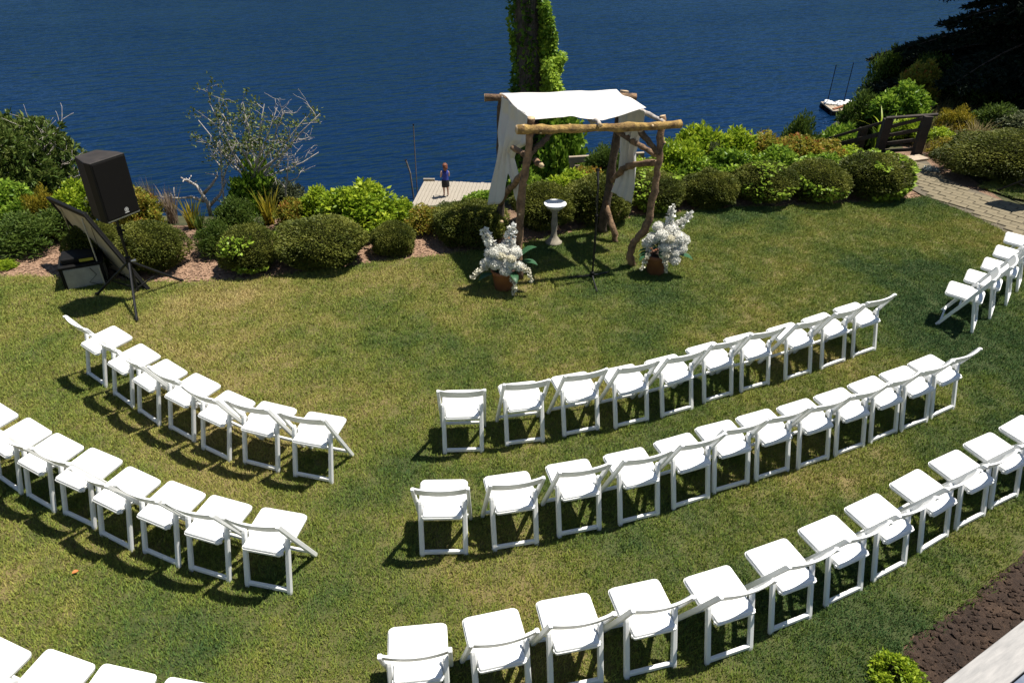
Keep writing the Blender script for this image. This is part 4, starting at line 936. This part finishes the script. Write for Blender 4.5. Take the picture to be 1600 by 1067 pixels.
for q in hp_: P_(*q)
# left bed
gl = 'wild plants in the left bed'
P_(35, 375, 10.2, 120, .62, 'dark ferny plant at the left edge of the bed', FERN[0], 'ferny_plant', gl)
P_(95, 365, 10.6, 90, .55, 'ferny green plant left of the slanted board', FERN[1], 'ferny_plant', gl)
P_(75, 340, 11.0, 60, .85, 'yellow flowering plant above the ferny plants at left', YEL[0], 'yellow_plant', gl)
P_(30, 345, 11.3, 90, .8, 'green leafy plant beneath the big left evergreen', IVYL[0], 'leafy_plant', gl)
P_(130, 345, 11.2, 80, .8, 'leafy plant behind the top edge of the slanted board', LIME[1], 'leafy_plant', gl)
P_(180, 350, 11.2, 80, .7, 'grey green plant behind the loudspeaker pole', SAGE[0], 'leafy_plant', gl)
P_(225, 345, 11.0, 80, .75, 'wild yellow green plant under the loudspeaker', AUT[0], 'leafy_plant', gl)
P_(270, 345, 11.2, 70, .7, 'dry pinkish seed plant right of the loudspeaker', PINK, 'seed_plant', gl, False, 'plant')
P_(240, 330, 11.5, 60, .7, 'pale dry seed heads beside the loudspeaker', DRYS, 'seed_plant', gl, False, 'plant')
P_(300, 350, 11.0, 56, .62, 'yellow strap leaved plant below the dead branch', STR, 'strap_plant', gl, False, 'plant')
P_(340, 385, 10.1, 70, .62, 'deep green ferny plant left of the pale leaved shrub', FERN[0], 'ferny_plant', gl)
P_(375, 360, 10.8, 80, .72, 'green ferny plant in front of the bare tree', FERN[1], 'ferny_plant', gl)
P_(420, 345, 11.2, 70, .7, 'yellow tipped strap leaved plant below the bare tree', STR, 'strap_plant', gl, False, 'plant')
P_(460, 350, 11.1, 60, .6, 'yellow green leafy plant right of the bare tree', AUT[1], 'leafy_plant', gl)
P_(315, 365, 10.7, 50, .5, 'tall grassy plant behind the round clipped shrub', STRG, 'strap_plant', gl, False, 'plant')
P_(10, 420, 9.55, 36, .14, 'tiny pale leaved plant on the mulch at the left edge', LIME[0], 'small_plant', gl, False, 'plant')
P_(440, 325, 12.2, 90, 1.0, 'dark leafy bush at the right foot of the bare tree', SAGE[0], 'leafy_bush', gl)
P_(400, 300, 12.3, 90, 1.55, 'bright leafy bush growing up through the bare tree', IVYL[1], 'leafy_bush', gl)
# right of the gate
gr_ = 'wild plants beyond the path'
P_(1465, 225, 15.6, 60, .45, 'lime green low plant right of the fence post', LIME[1], 'leafy_plant', gr_)
P_(1492, 200, 16.4, 60, .8, 'tall weed with orange flowers beyond the path', YEL[0], 'flowering_weed', gr_)
P_(1490, 235, 15.0, 80, .45, 'yellow orange flower clump right of the fence', YEL[0], 'flowering_weed', gr_)
P_(1525, 220, 15.8, 110, .5, 'pale dry grass clump beyond the wide dark shrub', DRYS, 'grass_clump', gr_, False, 'grass')
P_(1555, 205, 16.4, 90, .8, 'green leafy plant below the spruce', FERN[0], 'leafy_plant', gr_)
P_(1600, 215, 16.0, 110, .8, 'dry green plant at the right edge below the spruce', SAGE[0], 'leafy_plant', gr_)
P_(1455, 262, 13.95, 26, .16, 'small pale blue plant at the corner of the path', clump_foliage('foliage', 100, M['blueleaf'], 16, 40, .3, .3, .5), 'small_plant', gr_, False, 'plant')
P_(1425, 165, 18.5, 70, 1.35, 'lit yellow green bush behind the fence post', AUT[0], 'leafy_bush', gr_)
P_(1400, 195, 17.2, 90, 1.2, 'green leafy bush behind the fence', IVYL[1], 'leafy_bush', gr_)
P_(1412, 222, 15.9, 60, .62, 'lime green plant seen through the fence rails', LIME[0], 'leafy_plant', gr_)
P_(1350, 180, 18.0, 90, 1.9, 'dark leafy bush in front of the floating platform', FERN[1], 'leafy_bush', gr_)
P_(1255, 205, 16.4, 70, 1.6, 'fine leaved grey green bush left of the floating platform', FERN[0], 'leafy_bush', gr_)
P_(1310, 205, 17.0, 90, 1.6, 'loose green bush below the floating platform', IVYL[0], 'leafy_bush', gr_)
P_(1380, 150, 21.0, 90, 2.4, 'dark bush at the left foot of the spruce', FERN[1], 'leafy_bush', gr_)
P_(1440, 165, 19.5, 90, 1.3, 'dark green bush in the shade left of the spruce', FERN[0], 'leafy_bush', gr_)
P_(1520, 180, 18.8, 150, 1.2, 'dark bush in the shade under the spruce', FERN[1], 'leafy_bush', gr_)
P_(1600, 175, 18.8, 150, 1.4, 'dark bush under the spruce at the right edge', FERN[0], 'leafy_bush', gr_)
tg = thing('arching_plant', 'arching pale green plant spreading above the sloping handrail', 'plant', PY(1385, 190, 16.0) + Vector((0, 0, -.55)))
link('leaves', strap_foliage('leaves', 101, M['lime'], 16, 1.0, 1.0, .06, 6, 1.0), tg); link('branches', strap_foliage('branches', 102, M['fern'], 60, .55, .8, .05), tg)
MB().tube([(0, 0, -.4), (0, 0, .5), (.06, 0, 1.05)], [.02, .016, .01], 6).build('stem', M['ivy'], tg)

# ------------------------------------------------------------------ trees
def grow(mb, p, d, L, r, depth, tips, bend=.25, split=3, spread=.65, grav=.0, mi=0, taper=.62):
    pts = [p]; k = 4; dd = d.copy()
    for i in range(k):
        dd = (dd + Vector((random.gauss(0, bend), random.gauss(0, bend), random.gauss(0, bend)+grav))*.5).normalized(); pts.append(pts[-1] + dd*L/k)
    mb.tube(pts, [r*(1-(1-taper)*i/k) for i in range(k+1)], 6 if r > .012 else 4, mi)
    if depth == 0: tips.append((pts[-1], dd)); return
    for s_ in range(split):
        a = pts[-1] if s_ < 2 else pts[random.randint(2, k-1)]
        nd = (dd + Vector((random.gauss(0, spread), random.gauss(0, spread), random.gauss(0, spread*.8)))).normalized()
        grow(mb, a, nd, L*random.uniform(.6, .85), r*taper*random.uniform(.75, 1), depth-1, tips, bend, split, spread, grav, mi, taper)
        if s_ == 0 and depth < 2: tips.append((pts[3], dd))
# small bare tree
b0 = PY(398, 345, 12.2); b0.z = ground_z(b0.x, 12.2)
tr = thing('bare_tree', 'small half bare tree with pale forked branches against the lake', 'tree', b0)
mb = MB(); tips = []; tips_d = []
H0 = PY(395, 275, 12.2)-b0
mb.tube([(0, 0, -.1), H0*.5+Vector((.03, 0, 0)), H0], [.06, .05, .045], 8)
for (u, v, lv) in ((302, 170, 1), (318, 140, 1), (340, 160, 1), (372, 150, 1), (405, 145, 1), (425, 150, 0), (437, 155, 0), (470, 165, 1), (492, 160, 0), (490, 220, 0), (455, 190, 1), (380, 190, 1), (350, 210, 1)):
    e_ = PY(u+8, v+18, 12.2+random.uniform(-.5, .5))-b0; s0 = H0*random.uniform(.75, 1.0); md = s0.lerp(e_, .5) + Vector((random.uniform(-.08, .08), random.uniform(-.1, .1), -.08))
    mb.tube([s0, s0.lerp(md, .5)+Vector((random.uniform(-.04, .04), 0, random.uniform(-.04, .04))), md, md.lerp(e_, .5)+Vector((random.uniform(-.05, .05), 0, random.uniform(-.03, .05))), e_], [.024, .019, .014, .009, .005], 6)
    for q in range(7):
        a = md.lerp(e_, random.uniform(-.3, .95)); dd = ((e_-md).normalized() + Vector((random.gauss(0, .7), random.gauss(0, .7), random.gauss(0, .6)))).normalized()
        tt = tips if lv else tips_d; grow(mb, a, dd, random.uniform(.14, .32), .0055, 1, tt, .35, 3, .8)
mb.build('branches', M['deadwood'], tr, True)
P = np.array([list(t_[0]) for t_ in tips for _ in range(9)]); P = P + rng.normal(size=P.shape)*.05
V, F, T = leaves(P, np.tile([[0, 0, .3]], (len(P), 1)), .055, .034, .5+.3*rng.normal(size=len(P)), .2, .15, 1.6)
link('crown', np_mesh('crown', V, F, M['olive'], T), tr)
for nm, lb, us, w0 in (('dead_branch', 'bleached dead branch jutting from the left bed', [(332, 348, 325, 318, 307, 290, 283, 278), (325, 325, 343, 305, 350, 290, 352, 280), (320, 315, 300, 308, 275, 310, 262, 308), (316, 305, 330, 290, 340, 275, 338, 274)], .05),
                       ('dead_sapling', 'upright bleached sapling left of the bare tree', [(352, 335, 347, 285, 345, 240, 343, 220), (347, 285, 357, 255, 362, 240, 368, 225), (346, 262, 338, 252, 334, 246, 333, 244), (352, 320, 335, 310, 330, 318, 322, 322)], .022),
                       ('dead_sapling', 'upright bleached sapling right of the bare tree', [(446, 300, 449, 275, 450, 250, 449, 236), (449, 285, 465, 278, 470, 268, 478, 266), (447, 295, 438, 285, 432, 280, 430, 278), (450, 262, 458, 262, 462, 258, 464, 254)], .02)):
    yy = 11.9; b0 = PY(us[0][0], us[0][1], yy); zg = ground_z(b0.x, yy); t0 = thing(nm, lb, 'dead branch', (b0.x, yy, zg-.05), 0, 'dead wood at the brink')
    base = Vector((b0.x, yy, zg-.05))
    for i, q in enumerate(us):
        pts = [PY(q[2*k], q[2*k+1], yy + (random.uniform(-.1, .1) if k else 0)) - base for k in range(4)]
        if i == 0: pts = [Vector((0, 0, 0))] + pts
        r0 = w0*(1 if i == 0 else .6); mb = MB(); mb.tube(pts, [r0*(1-.7*k/(len(pts)-1)) for k in range(len(pts))], 7)
        for k in range(5): a = pts[-2].lerp(pts[-1], random.random()); grow(mb, a, Vector((random.gauss(0, 1), random.gauss(0, 1), .6)).normalized(), random.uniform(.08, .2), r0*.25, 0, [], .3)
        mb.build('trunk' if i == 0 else 'branch', M['deadwood'], t0, True)

# big evergreen at the left edge
b0 = Vector((-9.4, 12.9, ground_z(-9.4, 12.9))); ev = thing('evergreen_tree', 'big glossy leaved evergreen at the left edge above the lake', 'tree', b0)
mb = MB(); tips = []
mb.tube([(0, 0, -.1), (.1, -.1, .6), (.15, -.1, 1.0)], [.12, .1, .09], 8)
for k in range(60):
    a = random.uniform(0, 6.28); el = random.uniform(-.1, 1.2); grow(mb, Vector((.12, -.1, random.uniform(.2, 1.0))), Vector((math.cos(a)*math.cos(el), math.sin(a)*math.cos(el), math.sin(el))), random.uniform(.4, .75), .028, 3, tips, .3, 3, .55)
mb.build('trunk', M['deadwood'], ev, True)
C_ = np.array([list(t_[0]) for t_ in tips]); DD = np.array([list(t_[1]) for t_ in tips]); sel = np.nonzero((((C_-np.array([0, 0, 1.1]))/np.array([1.55, 1.5, 1.35]))**2).sum(1) < 1)[0]; sel = rng.permutation(sel)[:4200]
parts = []
for i in sel:
    k = 14; D = unit(DD[i] + rng.normal(size=(k, 3))*.9); P = C_[i] + D*.015
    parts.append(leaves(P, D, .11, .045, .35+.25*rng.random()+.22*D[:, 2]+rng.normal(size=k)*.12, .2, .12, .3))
Dv = sph(3400); Dv[:, 2] = np.where(Dv[:, 2] < -.5, -Dv[:, 2], Dv[:, 2]); kk = lump(Dv, 5, .16, 3.0)*(1-.35*rng.random(len(Dv))**1.5)
Cw = Dv*kk[:, None]*np.array([1.35, 1.3, 1.2]) + np.array([-.1, 0, 1.05])
for c_, d_ in zip(Cw, Dv):
    k = 9; D = unit(d_ + np.array([0, 0, .4]) + rng.normal(size=(k, 3))*.8)
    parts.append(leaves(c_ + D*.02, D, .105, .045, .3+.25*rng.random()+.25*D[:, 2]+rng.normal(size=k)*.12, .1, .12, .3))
V, F, T = cat_parts(parts); link('crown', np_mesh('crown', V, F, M['rhodo'], T), ev)

# ivy covered trunk
tb = PY(822, 275, 14.6); zt0 = ground_z(tb.x, 14.6); b0 = Vector((tb.x, 14.6, zt0))
it = thing('ivy_tree', 'tall tree trunk wrapped in ivy rising behind the arch', 'tree', b0)
def tx(z): return PY(822, 275, 14.6).x - b0.x + (.10*math.sin(z*.7)) - .02*z
zs_ = np.linspace(-.4, 8.5, 28); mb = MB(); mb.tube([(tx(z), .05*math.sin(z), z) for z in zs_], [.29-.014*max(z, 0) for z in zs_], 16, 0, None, .06)
mb.build('trunk', M['trunk'], it, True)
parts = []
def ivy_on(n_, z0, z1, a0, a1, thick, tone, lf=.1):
    z = z0+(z1-z0)*rng.random(n_); a = a0+(a1-a0)*rng.random(n_); rr = (.27-.014*z) + thick*(.25+.75*rng.random(n_))*(.6+.5*np.sin(z*2.3+a*1.7)**2)
    D = np.stack([np.cos(a), np.sin(a), np.zeros(n_)], 1); P = np.stack([np.array([tx(q) for q in z]), .05*np.sin(z), z], 1) + D*rr[:, None]
    parts.append(leaves(P, D*.8+np.array([0, 0, -.25]), lf, lf*.95, tone+.22*rng.normal(size=n_)+.2*np.sin(z*3+a), .0, .12, .9))
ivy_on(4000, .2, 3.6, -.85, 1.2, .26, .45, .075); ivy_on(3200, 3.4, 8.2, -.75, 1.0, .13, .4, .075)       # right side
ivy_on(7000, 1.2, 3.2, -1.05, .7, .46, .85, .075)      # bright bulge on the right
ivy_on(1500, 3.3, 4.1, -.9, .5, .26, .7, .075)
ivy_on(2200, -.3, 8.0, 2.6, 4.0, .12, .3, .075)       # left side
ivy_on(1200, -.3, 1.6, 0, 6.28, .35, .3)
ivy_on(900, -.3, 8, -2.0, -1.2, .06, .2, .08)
V, F, T = cat_parts(parts); link('ivy', np_mesh('ivy', V, F, M['ivy'], T), it)
im = thing('ivy_mound', 'dense mound of ivy at the foot of the trunk behind the arch', 'ivy', (PY(872, 275, 14.2).x, 14.2, ground_z(.9, 14.2)), .4)
s_ = .62
link('foliage', clump_foliage('foliage', 120, M['ivy'], 70, 90, .15, .28, .85, .1), im, (0, 0, 0), 0, (s_, s_, 1.15)); link('branches', CORE, im, (0, 0, 0), 0, (s_*1.1, s_*1.1, 1.1))

# spruce at the right
def spruce(x, y, hgt, label, n_wh=24, rmax=4.4, zlow=.6, seed=3):
    random.seed(seed); z0 = ground_z(x, y); o = thing('spruce_tree', label, 'tree', (x, y, z0), 0, 'dark spruces at the right')
    mb = MB(); mb.tube([(0, 0, -.4), (.05, 0, hgt*.5), (0, 0, hgt)], [.32, .2, .03], 10)
    parts = []; 
    for i in range(n_wh):
        q = (i+.5)/n_wh; z = zlow + (hgt-zlow)*q**1.45; Rr = rmax*(1-q)**.8*random.uniform(.8, 1.1)+.3
        for k in range(random.randint(7, 9)):
            a = random.uniform(0, 6.28); L = Rr*random.uniform(.7, 1.1); pts = []
            for s_ in range(6):
                t_ = s_/5; pts.append(Vector((math.cos(a)*L*t_, math.sin(a)*L*t_, z + .12*L*t_ - .28*L*t_*t_ + .06*L*max(0, t_-.7))))
            mb.tube(pts, [.045*(1-.85*t_/5) for t_ in range(6)], 5)
            nseg = int(L*(420 if z < 3.6 else 80)); tt = rng.random(nseg)**.7
            c_ = np.array([list(pts[min(4, int(t_*5))].lerp(pts[min(5, int(t_*5)+1)], t_*5-int(t_*5))) for t_ in tt*.999])
            side = np.array([-math.sin(a), math.cos(a), 0]); out = np.array([math.cos(a), math.sin(a), -.15])
            wd = (rng.random(nseg)-.5)*2*(.14+.30*(1-tt)*np.minimum(1, tt*6))*L*.55
            P = c_ + side*wd[:, None] + out*np.abs(wd)[:, None]*.5; P[:, 2] -= np.abs(wd)*.22 + rng.random(nseg)*.05
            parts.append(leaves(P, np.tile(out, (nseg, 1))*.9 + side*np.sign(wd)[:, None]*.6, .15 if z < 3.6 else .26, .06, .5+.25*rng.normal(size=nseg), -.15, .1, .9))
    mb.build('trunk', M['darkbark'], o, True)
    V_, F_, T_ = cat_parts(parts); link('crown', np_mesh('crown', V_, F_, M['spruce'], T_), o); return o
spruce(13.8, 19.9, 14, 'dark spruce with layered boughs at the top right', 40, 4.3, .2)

# ------------------------------------------------------------------ wild grass beyond the path, bark chips on the beds
random.seed(11)
wsrc = [bpy.data.objects.new('wild_grass_source', strap_foliage('wild_tuft', 130+k, (M['dry'], M['fern'], M['dry'])[k], 16, .32, .45, .012)) for k in range(3)]
wp = [(8.55, 14.4), (8.9, 13.9), (13, 13.5), (18, 16), (18, 22.5), (12.5, 21), (9.7, 17.4), (8.6, 15.6)]
wg = bpy.data.meshes.new('wild_grass'); bm = bmesh.new(); bm.faces.new([bm.verts.new((x, y, -.03)) for x, y in wp]); bmesh.ops.triangulate(bm, faces=bm.faces[:]); bm.to_mesh(wg); bm.free()
tag(scatter('wild_grass', wg, wsrc, 55, .6, 1.3, 8), 'dry wild grass and weeds on the ground beyond the paved path', 'grass', kind='stuff')
csrc = []
for k in range(4):
    mb = MB(); a, b_, c_ = random.uniform(.015, .03), random.uniform(.006, .012), random.uniform(.003, .006)
    mb.add([(x*a*random.uniform(.7, 1.2), y*b_*random.uniform(.6, 1.2), z*c_+.004) for z in (-1, 1) for y in (-1, 1) for x in (-1, 1)], [(0, 2, 3, 1), (4, 5, 7, 6), (0, 1, 5, 4), (2, 6, 7, 3), (0, 4, 6, 2), (1, 3, 7, 5)])
    csrc.append(bpy.data.objects.new('bark_chip_source', mb.mesh('bark_chip', M['chip'])))
up_ = smooth_line(edge, 3); bed = [(x, y+.01) for x, y in up_ if -9 < x < 7.6]; bed = bed + [(x, y+1.0) for x, y in bed[::-1]]
bg_ = bpy.data.meshes.new('bark_chips'); bm = bmesh.new(); bm.faces.new([bm.verts.new((x, y, -.03)) for x, y in bed]); bmesh.ops.triangulate(bm, faces=bm.faces[:]); bm.to_mesh(bg_); bm.free()
tag(scatter('bark_chips', bg_, csrc, 900, .6, 1.6, 12), 'reddish bark chip mulch along the lawn edge under the shrubs', 'mulch', kind='stuff')
# ------------------------------------------------------------------ fallen leaf on the grass
p = PZ(118, 893, .03); fl_ = thing('fallen_leaf', 'single orange fallen leaf on the lawn behind the left middle row', 'leaf', (p.x, p.y, .026), .6); fl_.scale = (.62, .62, .62)
M['orange'] = simple('orange_leaf', (.55, .2, .05), (.4, .12, .03), 20, .7)
g = []
for k in range(7):
    q = k/6; ww = .028*math.sin(math.pi*min(1, q*.9+.08))**.7
    g += [(-.04+.08*q, -ww, .006+.5*ww), (-.04+.08*q, 0, .004*math.sin(5*q)), (-.04+.08*q, ww, .004+.6*ww)]
MB().add(g, [(3*k+a, 3*k+3+a, 3*k+4+a, 3*k+1+a) for k in range(6) for a in (0, 1)]).build('blade', M['orange'], fl_, True)
MB().tube([(-.04, 0, 0), (-.065, .006, .004)], .0015, 5).build('stalk', M['orange'], fl_)
